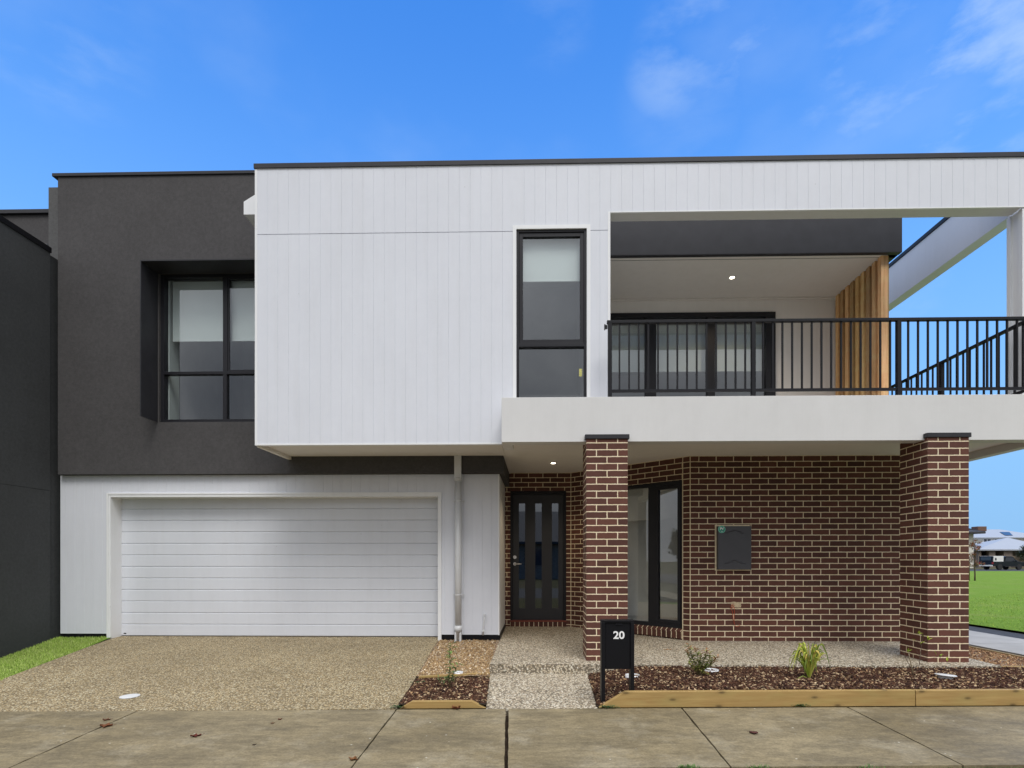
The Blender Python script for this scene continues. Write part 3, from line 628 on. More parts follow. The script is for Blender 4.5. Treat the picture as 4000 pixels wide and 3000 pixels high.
def disc(r, y0, y1, mat, name, par):
    m = MB(); m.prism([(sx+r*math.cos(a*math.pi/16), y0, sz+r*math.sin(a*math.pi/16)) for a in range(32)], False, (0, y1-y0, 0)); return part(m, name, M[mat], par)
st = disc(.050, my-.002, my-.0002, 'lightgreen', 'sticker', mbx); disc(.041, my-.003, my-.0021, 'green', 'sticker_face', mbx)
def text(s, size, loc, parent, mat, off=0.0, ext=.0008, name='lettering', xs=1.0):
    cu = bpy.data.curves.new('t', 'FONT'); cu.body = s; cu.size = size; cu.align_x = 'CENTER'; cu.align_y = 'CENTER'; cu.offset = off; cu.extrude = ext
    ob = bpy.data.objects.new('t', cu); COL.objects.link(ob); dg = bpy.context.evaluated_depsgraph_get(); me = bpy.data.meshes.new_from_object(ob.evaluated_get(dg))
    COL.objects.unlink(ob); bpy.data.objects.remove(ob)
    base = Vector(ROOT[parent.name]); Mx = Matrix.Translation(Vector(loc)-base) @ Matrix.Rotation(R(90), 4, 'X') @ Matrix.Diagonal((xs, 1, 1, 1)); me.transform(Mx)
    me.materials.clear(); me.materials.append(M[mat]); o = bpy.data.objects.new(name, me); COL.objects.link(o); o.parent = parent; ROOT[o.name] = tuple(base); return o
text('PV', .048, (sx, my-.004, sz+.006), mbx, 'paint', .0015)
m = MB(); m.box(sx-.010, sx+.012, my-.0042, my-.0032, sz-.030, sz-.024); part(m, 'sticker_line', M['paint'], mbx)
px0, px1 = X(2857, YM), X(2894, YM); m = MB(); rr = random.Random(4)
pc = ((px0+px1)/2, Z(2875, 2362, YM)); m.prism([(pc[0]+(.068+rr.uniform(-.006, .006))*max(-1, min(1, 1.4*math.cos(a*math.pi/12))), YM-.004, pc[1]+(.038+rr.uniform(-.005, .005))*max(-1, min(1, 1.4*math.sin(a*math.pi/12)))) for a in range(24)], False, (0, .003, 0)); part(m, 'mortar_patch', M['mortar'])
wires = thing('loose_wires', (X(2855, YM), YM-.03, Z(2855, 2365, YM)), 'thin orange wires hanging loose out of the mortar patch below the meter box', 'wires')
def wp(px, py, o=.012): return (X(px, YM), YM-o, Z(px, py, YM))
for pth in ([(2858, 2363), (2853, 2372), (2860, 2390), (2862, 2412), (2862, 2426)], [(2858, 2362), (2866, 2375), (2868, 2395), (2865, 2430), (2871, 2445), (2880, 2448), (2889, 2440)], [(2857, 2363), (2862, 2358), (2868, 2366), (2858, 2374), (2852, 2378)]):
    m = MB(); m.tube([wp(a, b, .010+.008*(i % 2)) for i, (a, b) in enumerate(pth)], .0028, 6); m.build('wire', M['red'], wires)
# ---- pillars
def pillar(x0, x1, label):
    w = x1-x0; m = MB(); y1 = YP+.47; zt = 2.525
    m.poly([(x0, YP, -.02), (x1, YP, -.02), (x1, YP, zt), (x0, YP, zt)], (-x0+.005, .025))
    m.poly([(x0, y1, -.02), (x0, YP, -.02), (x0, YP, zt+.05), (x0, y1, zt+.05)], (y1+.005+.12, .025)); m.poly([(x1, YP, -.02), (x1, y1, -.02), (x1, y1, zt+.05), (x1, YP, zt+.05)], (-YP+.125, .025)); m.poly([(x1, y1, -.02), (x0, y1, -.02), (x0, y1, zt), (x1, y1, zt)])
    m.poly([(x0, YP, zt), (x1, YP, zt), (x1, y1, zt), (x0, y1, zt)])
    p = part(m, 'brick_pillar', M['brickp'], label=label); m = MB(); m.box(x0-.016, x1+.018, YP-.016, YB-.001, zt, zt+.05); m.box(x0-.016, x0-.001, YB-.001, YB+.04, zt-.035, zt+.0) if False else None; part(m, 'pillar_capping', M['cap'], p, .003)
pillar(X(2290.5, YP), X(2452, YP), None); pillar(X(3624, YP), X(3784.5, YP), None)

# ================================================================ NEIGHBOUR (left)
nb = thing('neighbouring_townhouse', (-6.9, 6.5, 0), 'dark charcoal rendered townhouse next door, its blank side wall at the left edge', 'townhouse')
nx = -6.9; ny1 = 7.58; nz = 5.50; zj1, zj2 = 2.13, 2.63
m = MB()
for a, b in ((-.3, zj1-.003), (zj1+.003, 5.50)): m.box(-9.5, nx, 5.6, ny1, a, b)
m.box(-9.5, nx-.006, 5.61, ny1-.01, zj1-.003, zj1+.003)
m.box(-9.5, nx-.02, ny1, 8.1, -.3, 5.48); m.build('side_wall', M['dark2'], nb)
m = MB(); m.box(-9.5, nx+.012, 5.58, ny1+.01, nz, nz+.075); m.build('wall_capping', M['black'], nb)
bx1 = X(194, 8.12); bz = Z(190, 834, 8.1)
m = MB(); m.box(-12, bx1, 8.12, 13, 4.5, bz); m.build('rear_wall', M['dark'], nb)
m = MB(); m.box(-12, bx1+.02, 8.08, 13, bz, bz+.06); m.build('rear_capping', M['cap'], nb, .004)
m = MB(); za = Z(180, 946, 8.1)
for i in range(3): m.box(X(158, 8.1), bx1-.015, 8.095, 8.118, za-.055-.05*i, za-.015-.05*i)
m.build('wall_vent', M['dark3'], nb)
# ================================================================ GROUND
def E(x): return 4.675 + .04*x
def zfoot(x, y): return -.13 - .032*(E(x)-y)
def zporch(x, y): return .016*(y-6.2)
def zpath(x, y): return -.105 - .019*(6.02-y)
def zdrive(x, y): return .03 - .0478*(7.9-y)
def S(o, lab=None): return tag(o, kind='structure')
def sheet(pts, zf, name, mat, n=1, side=.0):
    m = MB(); P = [(x, y, zf(x, y)) for x, y in pts]; m.poly(P)
    if side:
        for i in range(len(P)):
            a, b = P[i], P[(i+1) % len(P)]; m.poly([(a[0], a[1], a[2]-side), (b[0], b[1], b[2]-side), b, a])
    return S(m.build(name, M[mat]))
m = MB(); m.poly([(-900, -900, -.30), (900, -900, -.30), (900, 900, -.30), (-900, 900, -.30)]); S(m.build('ground', M['verge']))
# footpath slabs with open joints
def jx(pa, pb):
    a = Gf(*pa, zfoot); b = Gf(*pb, zfoot); return a, b
J = [jx((537, 2777), (36, 2999)), jx((1545, 2776), (1372, 2999)), jx((1980, 2773), (1977, 2999)), jx((2667, 2771), (2857, 2999)), jx((3313, 2764), (3761, 2989))]
def jline(j, y): (x0, y0, _), (x1, y1, _) = j; return x0 + (x1-x0)*(y-y0)/(y1-y0)
NEAR = 1.235
def edge_pts(j, off):
    # intersections with the far edge and near edge
    (x0, y0, _), (x1, y1, _) = j; dx, dy = x1-x0, y1-y0
    def hit(c): t = (c + .04*x0 - y0)/(dy - .04*dx); return (x0+dx*t+off, y0+dy*t)
    return hit(4.675), hit(4.675-NEAR)
gaps = [.008, .007, .020, .008, .008]
left = ((-14, E(-14)), (-14, E(-14)-NEAR)); m = MB()
prev = left
def slab(m, A, B, ragged=0):
    # A=(far,near) left edge, B right edge ; subdivide edges for raggedness
    n = 14; rr = random.Random(5)
    def side(S_, sg):
        return [(S_[0][0]+(S_[1][0]-S_[0][0])*i/n + (sg*rr.uniform(0, .006) if ragged else 0), S_[0][1]+(S_[1][1]-S_[0][1])*i/n) for i in range(n+1)]
    l = side(A, 1); r = side(B, -1)
    ring = [l[0]] + [r[0]] + r[1:] + l[::-1][:-1]
    P = [(x, y, zfoot(x, y)) for x, y in ring][::-1]
    m.poly(P)
    for i in range(len(P)):
        a, b = P[i], P[(i+1) % len(P)]; m.poly([(b[0], b[1], b[2]-.09), (a[0], a[1], a[2]-.09), a, b])
for j, g in zip(J, gaps):
    Lp = edge_pts(j, -g/2); Rp = edge_pts(j, g/2)
    slab(m, prev, Lp, 1); prev = Rp
slab(m, prev, ((14, E(14)), (14, E(14)-NEAR)), 1)
S(m.build('footpath', M['concrete']))
sheet([(-14, E(-14)-NEAR-.1), (14, E(14)-NEAR-.1), (14, E(14)+.02), (-14, E(-14)+.02)], lambda x, y: zfoot(x, y)-.06, 'path_bed', 'soil')
# driveway
a1 = Gf(428, 2495, zdrive); a0 = Gf(0, 2652, zdrive)
k = (a1[0]-a0[0])/(a1[1]-a0[1]); yl = 4.3; xl = a0[0]-k*(a0[1]-yl)
r1 = Gf(1711, 2500, zdrive); r0 = Gf(1546, 2773, zdrive); r0 = (r0[0], E(r0[0])+.006)
dl = (xl, E(xl)+.006)
sheet([dl, r0, (r1[0], YG+.01), (gx1, YG+.01), (gx1, YGD+.05), (gx0, YGD+.05), (gx0, YG+.0), (a1[0], a1[1])], zdrive, 'driveway', 'drive', side=.08)
# porch slab and entry path
pf = 6.02
pl0 = Gf(1914, 2593, zporch)[0]
xp1 = 5.03
prx = Gf(1951, 2500, zporch)
def porchpoly(): return [(pl0, pf), (xp1, pf), (xp1, YM+.05), (xM0, YM+.05), (EX, YR+.05), (xGR+.01, YR+.05), (xGR+.01, YG+.02)]
m = MB(); P = [(x, y, zporch(x, y)) for x, y in porchpoly()]; m.poly(P)
for i in range(len(P)):
    a, b = P[i], P[(i+1) % len(P)]; m.poly([(a[0], a[1], a[2]-.25), (b[0], b[1], b[2]-.25), b, a])
S(m.build('porch_slab', M['porch']))
pa = Gf(1914, 2630, zpath)[0]; pb = Gf(1899, 2769, zpath)[0]; pc_ = Gf(2296, 2638, zpath)[0]; pd = Gf(2335, 2770, zpath)[0]
sheet([(pb, E(pb)+.006), (pd, E(pd)+.006), (pc_, pf-.002), (pa, pf-.002)], zpath, 'entry_path', 'porch', side=.1)
# beds
def zbedL(x, y): return -.085
gl = Gf(1636, 2645, lambda x, y: -.07); gr = Gf(1914, 2631, lambda x, y: -.07)
divY = (gl[1]+gr[1])/2
def zgrav(x, y): return .012 - .092*max(0, min(1, (YG-y)/(YG-divY)))
def xdr(y): return r0[0] + (r1[0]-r0[0])*(y-r0[1])/(r1[1]-r0[1])        # driveway's right edge
def xpl(y): return (pl0 + (xGR-pl0)*(y-pf)/(YG-pf)) if y > pf else pb + (pa-pb)*(y-E(pb))/(pf-E(pb))
def bumpy(name, mat, xa, xb, ya, yb, zf, nx=40, ny=30, amp=.012, kind='structure', sc=9, sh=0):
    m = MB(); g = []
    for j in range(ny+1):
        y = ya+(yb-ya)*j/ny; row = []
        for i in range(nx+1):
            a, b = xa(y), xb(y); x = a+(b-a)*i/nx; yy_ = y+sh*(x-1)*(1-j/ny); row.append((x, yy_, zf(x, y)+amp*noise.noise(Vector((x*sc, y*sc, 0)))))
        g.append(row)
    for j in range(ny):
        for i in range(nx): m.poly([g[j][i], g[j][i+1], g[j+1][i+1], g[j+1][i]], smooth=True)
    return tag(m.build(name, M[mat]), kind=kind)
bumpy('gravel_bed', 'gravel', lambda y: xdr(y)+.0, lambda y: xpl(y)-.0, divY, YG+.02, zgrav)
bumpy('garden_soil', 'soil', lambda y: xdr(y)-.0, lambda y: xpl(y)+.0, E(-.9)+.04, divY, lambda x, y: -.10)
def xbl(y): return pd + (pc_-pd)*(y-E(pd))/(pf-E(pd))
def zbedR(x, y):
    t = max(0, min(1, (x-xbl(y))/.55)); h = -.035 if y > 5.0 else -.045
    return -.115 + (h+.115)*t*t*(3-2*t)
bumpy('garden_bed', 'soil', lambda y: xbl(y)-.01, lambda y: 6.0, E(1)+.045, pf, lambda x, y: zbedR(x, y)-.012, 60, 20, sh=.04)
# side strip, side path, park on the right
m = MB(); m.box(xp1, 6.0, 6.06, 14, -.12, -.06); bumpy('side_gravel', 'gravel', lambda y: xp1, lambda y: 6.0, 6.09, 14, lambda x, y: -.075, 14, 60)
sheet([(6.02, 4.9), (6.42, 4.9), (6.42, 40), (6.02, 40)], lambda x, y: -.20, 'dark_soil_strip', 'soil')
m = MB(); m.box(6.4, 7.66, 4.86, 8.296, -.2, -.098); m.box(6.4, 7.66, 8.304, 16, -.2, -.098); m.box(6.4, 7.66, 16.01, 40, -.2, -.098); S(m.build('side_footpath', M['sidepath']))
sheet([(7.66, 4.9), (8.47, 4.9), (8.47, 60), (7.66, 60)], lambda x, y: -.14, 'bitumen_strip', 'asphalt')
sheet([(8.47, 2), (160, 2), (160, 66), (8.47, 66)], lambda x, y: -.10, 'park_grass', 'lawn')
sheet([(8.47, 66), (190, 66), (190, 80), (8.47, 80)], lambda x, y: -.11, 'road', 'asphalt')
sheet([(-60, 80), (240, 80), (240, 190), (-60, 190)], lambda x, y: -.09, 'far_lawn', 'verge')
# left grass wedge
m = MB(); n0 = (nx, 6.8, -.15)
wp_ = [(nx-.05, YG+.2, .0), (nx-.05, 6.8, -.15), (nx-.05, 4.6, -.2), (xl-.3, E(xl)+.01, -.15)]
W1 = (a1[0]+.0, YG+.1, zdrive(0, YG)-.012)
A = [(nx-.05, YG+.1, .05), (nx-.05, 6.8, -.14), (nx-.05, 5.8, -.17), (nx-.05, E(-7), -.17)]
B = [(a1[0], YG+.1, .05), (a1[0]+k*(6.8-a1[1]), 6.8, zdrive(0, 6.8)-.012), (a1[0]+k*(5.8-a1[1]), 5.8, zdrive(0, 5.8)-.012), (xl, E(xl), zdrive(0, E(xl))-.012)]
for i in range(3): m.poly([A[i+1], B[i+1], B[i], A[i]])
S(m.build('left_lawn', M['lawn']))
sheet([(-14, -1), (14, -1), (14, E(14)-NEAR-.0), (-14, E(-14)-NEAR)], lambda x, y: zfoot(x, E(x)-NEAR)-.02, 'nature_strip', 'verge')
sheet([(-60, -9), (60, -9), (60, -1), (-60, -1)], lambda x, y: -.24, 'street', 'asphalt')

# ---- grass blades
def inpoly(x, y, P):
    c = False; j = len(P)-1
    for i in range(len(P)):
        if (P[i][1] > y) != (P[j][1] > y) and x < (P[j][0]-P[i][0])*(y-P[i][1])/(P[j][1]-P[i][1])+P[i][0]: c = not c
        j = i
    return c
def blades(name, poly, zf, n, h, w, cols, seed=1, lab=None):
    rg = random.Random(seed); xs = [p[0] for p in poly]; ys = [p[1] for p in poly]; m = MB(); k = 0
    while k < n:
        x, y = rg.uniform(min(xs), max(xs)), rg.uniform(min(ys), max(ys))
        if not inpoly(x, y, poly): continue
        k += 1; a = rg.uniform(0, 6.28); hh = h*rg.uniform(.5, 1.2); ww = w*rg.uniform(.6, 1.2); lx, ly = rg.gauss(0, .35)*hh, rg.gauss(0, .35)*hh
        c = rg.choice(cols); v = rg.uniform(.75, 1.25); c = (c[0]*v, c[1]*v, c[2]*v, 1); z = zf(x, y)
        dx, dy = math.cos(a)*ww, math.sin(a)*ww
        m.poly([(x-dx, y-dy, z-.005), (x+dx, y+dy, z-.005), (x+lx*.5+dx*.6, y+ly*.5+dy*.6, z+hh*.6), (x+lx*.5-dx*.6, y+ly*.5-dy*.6, z+hh*.6)], c=c)
        m.poly([(x+lx*.5-dx*.6, y+ly*.5-dy*.6, z+hh*.6), (x+lx*.5+dx*.6, y+ly*.5+dy*.6, z+hh*.6), (x+lx, y+ly, z+hh)], c=c)
    return tag(m.build(name, M['grass']), lab, 'grass', kind='stuff')
GC = [(.32, .46, .08), (.38, .50, .11), (.26, .38, .07), (.44, .52, .17)]
def zleft(x, y):
    ys = [q[1] for q in A]
    for i in range(3):
        if y >= ys[i+1] or i == 2:
            t = (y-ys[i+1])/(ys[i]-ys[i+1]); za = A[i+1][2]+(A[i][2]-A[i+1][2])*t; zb_ = B[i+1][2]+(B[i][2]-B[i+1][2])*t; xb = B[i+1][0]+(B[i][0]-B[i+1][0])*t
            s = max(0, min(1, (x-A[i][0])/(xb-A[i][0]))); return za+(zb_-za)*s
blades('lawn_grass', [(nx, YG-.02), (nx, 5.0), (xl, 5.0), (B[2][0]-.02, 5.8), (B[1][0]-.02, 6.8), (a1[0]-.02, YG-.02)], zleft, 26000, .030, .003, GC, 2, 'short bright green grass between the dark side wall and the driveway')
blades('park_turf', [(8.5, 6.2), (12, 6.2), (30, 20), (30, 30), (8.5, 14)], lambda x, y: -.10, 26000, .035, .006, [(.24, .38, .045), (.29, .42, .06), (.20, .33, .035), (.36, .45, .10)], 3, 'bright green park grass to the right of the house')
VC = [(.08, .14, .03), (.12, .17, .05), (.06, .10, .02), (.20, .20, .09)]
blades('verge_blades', [(-3.2, 3.25), (3.6, 3.45), (3.6, E(3.6)-NEAR-.01), (-3.2, E(-3.2)-NEAR-.01)], lambda x, y: zfoot(x, y)-.02, 7000, .018, .002, VC, 4, 'sparse grass along the near edge of the footpath')
# ---- bark mulch and crushed stones
def scatter(name, poly, zf, n, sz, cols, mat, seed, lab, cat, flat=.35, dens=None):
    rg = random.Random(seed); xs = [p[0] for p in poly]; ys = [p[1] for p in poly]; m = MB(); k = 0
    while k < n:
        x, y = rg.uniform(min(xs), max(xs)), rg.uniform(min(ys), max(ys))
        if not inpoly(x, y, poly): continue
        if dens and rg.random() > dens(x, y): continue
        k += 1; l = sz*rg.uniform(.5, 1.6); w = l*rg.uniform(.22, .5); t = w*flat*rg.uniform(.5, 1.3)
        Rm = Matrix.Rotation(rg.uniform(0, 6.28), 3, 'Z') @ Matrix.Rotation(rg.gauss(0, .38), 3, 'Y') @ Matrix.Rotation(rg.gauss(0, .4), 3, 'X')
        c = rg.choice(cols); v = rg.uniform(.7, 1.35); c = (min(1, c[0]*v), min(1, c[1]*v), min(1, c[2]*v), 1)
        o = Vector((x, y, zf(x, y)+rg.uniform(0, .014)))
        q = [(-l/2, -w/3, -t), (l/2, -w/2, -t*.6), (l/2*rg.uniform(.6, 1), w/2, -t), (-l/2, w/2*rg.uniform(.4, 1), -t)]
        lo = [o+Rm@Vector(p) for p in q]; hi = [o+Rm@Vector((p[0]*.85, p[1]*.8, t)) for p in q]
        m.poly(hi, c=c)
        for i in range(4): m.poly([lo[i], lo[(i+1) % 4], hi[(i+1) % 4], hi[i]], c=c)
    return tag(m.build(name, M[mat]), lab, cat, kind='stuff')
BC = [(.062, .028, .014), (.045, .021, .012), (.09, .042, .022), (.034, .017, .011), (.11, .058, .034), (.07, .033, .02), (.042, .02, .012), (.22, .14, .085), (.07, .03, .02), (.30, .19, .10), (.03, .015, .012), (.06, .028, .018), (.05, .02, .013), (.08, .035, .02), (.48, .36, .22)]
ldr = [(r0[0]+.02, E(r0[0])+.07), (pb-.02, E(pb)+.07), (xpl(divY)-.01, divY-.02), (xdr(divY)+.02, divY-.02)]
scatter('bark_mulch', ldr, lambda x, y: -.10, 6500, .030, BC, 'chips', 11, 'dark brown bark mulch in the small bed left of the entry path', 'mulch')
scatter('bark_mulch', [(pd+.01, E(pd)+.04), (pd+.3, E(pd+.3)+.065), (5.0, E(5)+.065), (5.9, E(5.9)+.065), (5.95, pf+.05), (5.03, pf+.05), (5.03, pf-.005), (pc_+.01, pf-.005)], zbedR, 30000, .030, BC, 'chips', 12, 'dark brown bark mulch in the long bed behind the timber edging', 'mulch')
scatter('soil_clods', [(6.03, 4.9), (6.38, 4.9), (6.38, 9.5), (6.03, 9.5)], lambda x, y: -.19, 1500, .04, BC[:6], 'chips', 13, 'dark chips in the trench beside the side footpath', 'mulch')
SC = [(.42, .29, .15), (.34, .22, .11), (.50, .37, .21), (.26, .17, .09), (.40, .27, .14), (.44, .30, .16), (.66, .56, .42)]
scatter('crushed_stones', [(xdr(divY)+.02, divY+.03), (xpl(divY)-.02, divY+.03), (xpl(6.5)-.01, 6.5), (xGR-.05, YG-.02), (xdr(YG)+.03, YG-.02), (xdr(6.5)+.02, 6.5)], zgrav, 7000, .014, SC, 'stones', 14, 'tan crushed stones in the bed under the downpipe', 'gravel', .9, lambda x, y: .25+.75*(.5+.5*noise.noise(Vector((x*4, y*4, 3)))) if y > 6.6 else 1)
scatter('crushed_stones', [(xp1+.02, 6.1), (5.98, 6.1), (5.98, 9.5), (xp1+.02, 9.5)], lambda x, y: -.072, 3500, .02, [(.40, .24, .13), (.30, .17, .10), (.50, .34, .2), (.22, .13, .08)], 'stones', 15, 'reddish crushed stones in the strip right of the porch', 'gravel', .9)

# ---- timber sleepers
def sleeper(name, x0, x1, ya, yb_, z0, z1, lab, tl=0, tr_=0, t=.05):
    """front face runs x0..x1; top corners pulled in by tl / tr_"""
    m = MB(); f = [(x0, ya, z0), (x1, yb_, z0), (x1-tr_, yb_-(yb_-ya)*tr_/(x1-x0), z1), (x0+tl, ya+(yb_-ya)*tl/(x1-x0), z1)]
    m.prism(f, False, (0, t, 0)); c = ((x0+x1)/2, (ya+yb_)/2, z0)
    return tag(m.build(name, M['sleeper'], None, .004, loc=c), lab, 'garden sleeper', 'treated pine sleepers edging the garden beds')
g = .012
zE = -.128
sx0, sxj = Gf(2340, 2768, lambda x, y: zE)[0], Gf(3567, 2755, lambda x, y: zE)[0]
zt = .010
sleeper('garden_sleeper', sx0, sxj-.003, E(sx0)+g, E(sxj)+g, zE, zt, 'long pine sleeper with a slanted left end in front of the letterbox', X(2440, 4.75)-sx0, 0)
sleeper('garden_sleeper', sxj+.003, sxj+2.4, E(sxj)+g, E(sxj+2.4)+g, zE, zt, 'pine sleeper at the right edge, butted against the long one')
s0 = Gf(1557, 2771, lambda x, y: zE)[0]; s1 = Gf(1898, 2766, lambda x, y: zE)[0]
sleeper('garden_sleeper', s0, s1, E(s0)+g, E(s1)+g, zE-.0, Z(1720, 2741, 4.64), 'short pine sleeper with both ends slanted, left of the entry path', X(1607, 4.63)-s0, s1-X(1843, 4.65), .045)
sleeper('garden_sleeper', gl[0], gr[0]-.004, gl[1], gr[1]-.0, -.16, -.062, 'thin pine board dividing the stones from the mulch in the left bed', 0, 0, .04)
sleeper('garden_sleeper', xp1+.005, 6.0, 6.05, 6.05, -.16, -.012, 'short pine board right of the brick porch corner, behind the mulch', 0, 0, .04)
m = MB(); m.box(5.995, 6.015, 6.1, 14, -.2, -.045); tag(m.build('edging_board', M['sleeperend'], None, 0, loc=(6.0, 10, -.2)), 'thin pale timber edging board running back beside the right gravel strip', 'edging board')

# ================================================================ LETTERBOX
ly = 4.79; lx0 = X(2349.5, ly); lx1 = X(2478, ly); lzt = Z(2400, 2423, ly); lz0 = Z(2400, 2615, ly); pw = .033
lb = thing('letterbox', ((lx0+lx1)/2, ly+.05, -.1), 'black metal letterbox numbered 20 on two posts in the mulch bed', 'letterbox')
for a, b in ((lx0, lx0+pw), (lx1-pw, lx1)): m = MB(); m.box(a, b, ly, ly+.10, -.16, lzt-.02); m.build('post', M['black'], lb, .002)
m = MB(); m.box(lx0, lx1, ly, ly+.10, lzt-.02, lzt); m.build('top', M['black'], lb, .002)
m = MB(); m.box(lx0+pw+.002, lx1-pw-.002, ly+.012, ly+.14, lz0, lzt-.021); m.build('mail_box', M['black'], lb, .002)
sx = X(2419, ly); m = MB(); m.box(sx-.028, sx+.028, ly+.004, ly+.012, lzt-.04, lzt-.030); m.build('mail_slot', M['rail'], lb)
text('20', .092, (X(2417.5, ly+.01), ly+.0095, Z(2417, 2483, ly)), lb, 'paint', .0022, .0012, 'house_number', 1.08)

# ================================================================ PIPE RINGS, CAPS
def ring(px, py, wpx, z, lab, h=.028):
    x, y = G(px, py, z); s = F/(y); r = wpx/s/2
    t = thing('drainage_pipe', (x, y, z), lab, 'drain pipe', 'white plastic pipe stubs in the garden beds')
    m = MB(); m.lathe(x, y, [(r, z-.05), (r, z+h), (r-.005, z+h), (r-.005, z-.02)], 28); m.build('pipe_rim', M['pvc'], t)
    m = MB(); m.lathe(x, y, [(r-.005, z-.04), (r-.005, z+.006)], 24); m.build('pipe_mouth', M['hole'], t); return t
ring(2470, 2646, 55, -.045, 'white pipe stub just behind the right post of the letterbox')
ring(2779, 2625, 54, -.035, 'white pipe stub right of the small bushy shrub')
ring(1790, 2632, 38, -.07, 'white pipe stub behind the leafy seedling in the left bed', .022)
ring(1755, 2530, 40, -.045, 'white pipe stub in the stones in front of the downpipe', .022)
ring(1888, 2511, 42, -.03, 'white pipe stub against the garage wall below the thin overflow pipe', .022)
x, y = G(3693, 2652, -.03); s = F/y
m = MB(); tm = Matrix.Rotation(R(4), 3, 'Y') @ Matrix.Rotation(R(-3), 3, 'X')
m.lathe(x, y, [(.060, -.06), (.062, -.008), (.064, .0), (.088, .002), (.092, .008), (.086, .014), (.03, .016)], 32, tilt=tm)
tag(m.build('pipe_cap', M['pvc'], None, 0, loc=(x, y, -.06)), 'white flanged plastic cap lying on the mulch in front of the right pillar', 'pipe cap')
x, y, z = Gf(507, 2721, zdrive); m = MB(); m.lathe(x, y, [(.080, z+.001), (.080, z+.006), (.077, z+.007)], 32, tilt=Matrix.Rotation(R(1.2), 3, 'X')); tag(m.build('inspection_cover', M['pvc'], None, 0, loc=(x, y, z)), 'round white plastic cover set flat in the driveway', 'cover')

# ================================================================ PLANTS
LG = [(.07, .15, .03), (.10, .19, .04), (.05, .10, .025), (.16, .22, .05), (.12, .16, .04)]
def leafq(m, p, d, l, w, c, up=None, droop=.25):
    d = Vector(d).normalized(); u = up or Vector((0, 0, 1)); s = d.cross(u)
    if s.length < 1e-4: s = Vector((1, 0, 0))
    s.normalize(); n = s.cross(d).normalized(); p = Vector(p)
    a = p; b = p+d*l*.35+n*l*.05; e = p+d*l*.75-Vector((0, 0, l*droop*.4)); t = p+d*l-Vector((0, 0, l*droop)); f = n*(w*.25)
    m.poly([a, b+s*w*.5+f, b], c=c); m.poly([a, b, b-s*w*.5+f], c=c)
    m.poly([b, b+s*w*.5+f, e+s*w*.35+f, e], c=c); m.poly([b-s*w*.5+f, b, e, e-s*w*.35+f], c=c)
    m.poly([e, e+s*w*.35+f, t], c=c); m.poly([e-s*w*.35+f, e, t], c=c)
def stemplant(base, stems, lab, leaf=(.035, .010), cols=LG, gap=.018, name='garden_shrub', cat='shrub', seed=0, tip=None, per=1):
    rg = random.Random(seed); t = thing(name, base, lab, cat); ms = MB(); ml = MB()
    for pts, r in stems:
        P = [Vector(base)+Vector(p) for p in pts]; ms.tube(P, [r*(1-.6*i/(len(P)-1)) for i in range(len(P))], 6, c=(.13, .11, .05, 1))
        ang = rg.uniform(0, 6)
        for a, b in zip(P, P[1:]):
            n = max(1, int((b-a).length/gap))
            for i in range(n):
                q = a.lerp(b, (i+rg.random()*.5)/n)
                if (q-P[0]).length < .04: continue
                for _ in range(per):
                    ang += 2.4+rg.uniform(-.4, .4); d = Vector((math.cos(ang), math.sin(ang), rg.uniform(.2, .9))); c = rg.choice(cols)
                    hgt = (q-P[0]).length/max(.01, (P[-1]-P[0]).length)
                    if tip and hgt > .75 and rg.random() < .5: c = tip
                    v = rg.uniform(.75, 1.3); leafq(ml, q, d, leaf[0]*rg.uniform(.6, 1.3), leaf[1]*rg.uniform(.8, 1.2), (c[0]*v, c[1]*v, c[2]*v, 1), droop=rg.uniform(0, .4))
    ms.build('stem', M['leaf'], t); ml.build('foliage', M['leaf'], t); return t
b = G(2727, 2640, -.03)
stemplant((b[0], b[1], -.03), [([(0, 0, 0), (-.02, 0, .10), (-.06, .01, .20), (-.10, 0, .31)], .005), ([(0, 0, .03), (0, -.02, .12), (-.02, -.03, .22), (-.04, -.03, .29)], .004), ([(0, 0, .02), (.04, .01, .10), (.07, 0, .18), (.09, 0, .27)], .005), ([(0, 0, .02), (.06, -.02, .07), (.12, -.02, .11), (.17, -.01, .155)], .004), ([(0, 0, .02), (-.05, -.02, .07), (-.10, -.02, .13)], .004), ([(0, 0, .02), (.02, .03, .1), (.04, .03, .22)], .004), ([(0, 0, .01), (.05, -.05, .03), (.09, -.07, .02)], .003), ([(0, 0, .02), (.07, .02, .08), (.12, .02, .17), (.13, .02, .24)], .004), ([(0, 0, .02), (.08, .0, .08), (.15, .0, .15), (.20, .0, .20)], .004), ([(0, 0, .03), (-.04, .02, .10), (-.09, .02, .19), (-.11, .01, .26)], .004)],
          'small bushy shrub with narrow olive leaves, right of the letterbox', (.055, .019), [(.19, .22, .05), (.25, .27, .07), (.10, .13, .03), (.32, .30, .09)], .012, seed=3, tip=(.34, .17, .07), per=2)
b = G(1757, 2688, -.085)
stemplant((b[0], b[1], -.085), [([(0, 0, 0), (-.01, .02, .12), (.0, .03, .24), (-.01, .04, .34), (.01, .05, .42)], .004), ([(0, 0, .05), (.03, 0, .12), (.06, .01, .19), (.08, .02, .23)], .004)],
          'tall thin leafy seedling in the small mulch bed left of the path', (.070, .019), [(.10, .19, .05), (.15, .25, .06), (.06, .12, .03)], .018, name='garden_seedling', cat='seedling', seed=5, per=2)
b = G(1730, 2682, -.085)
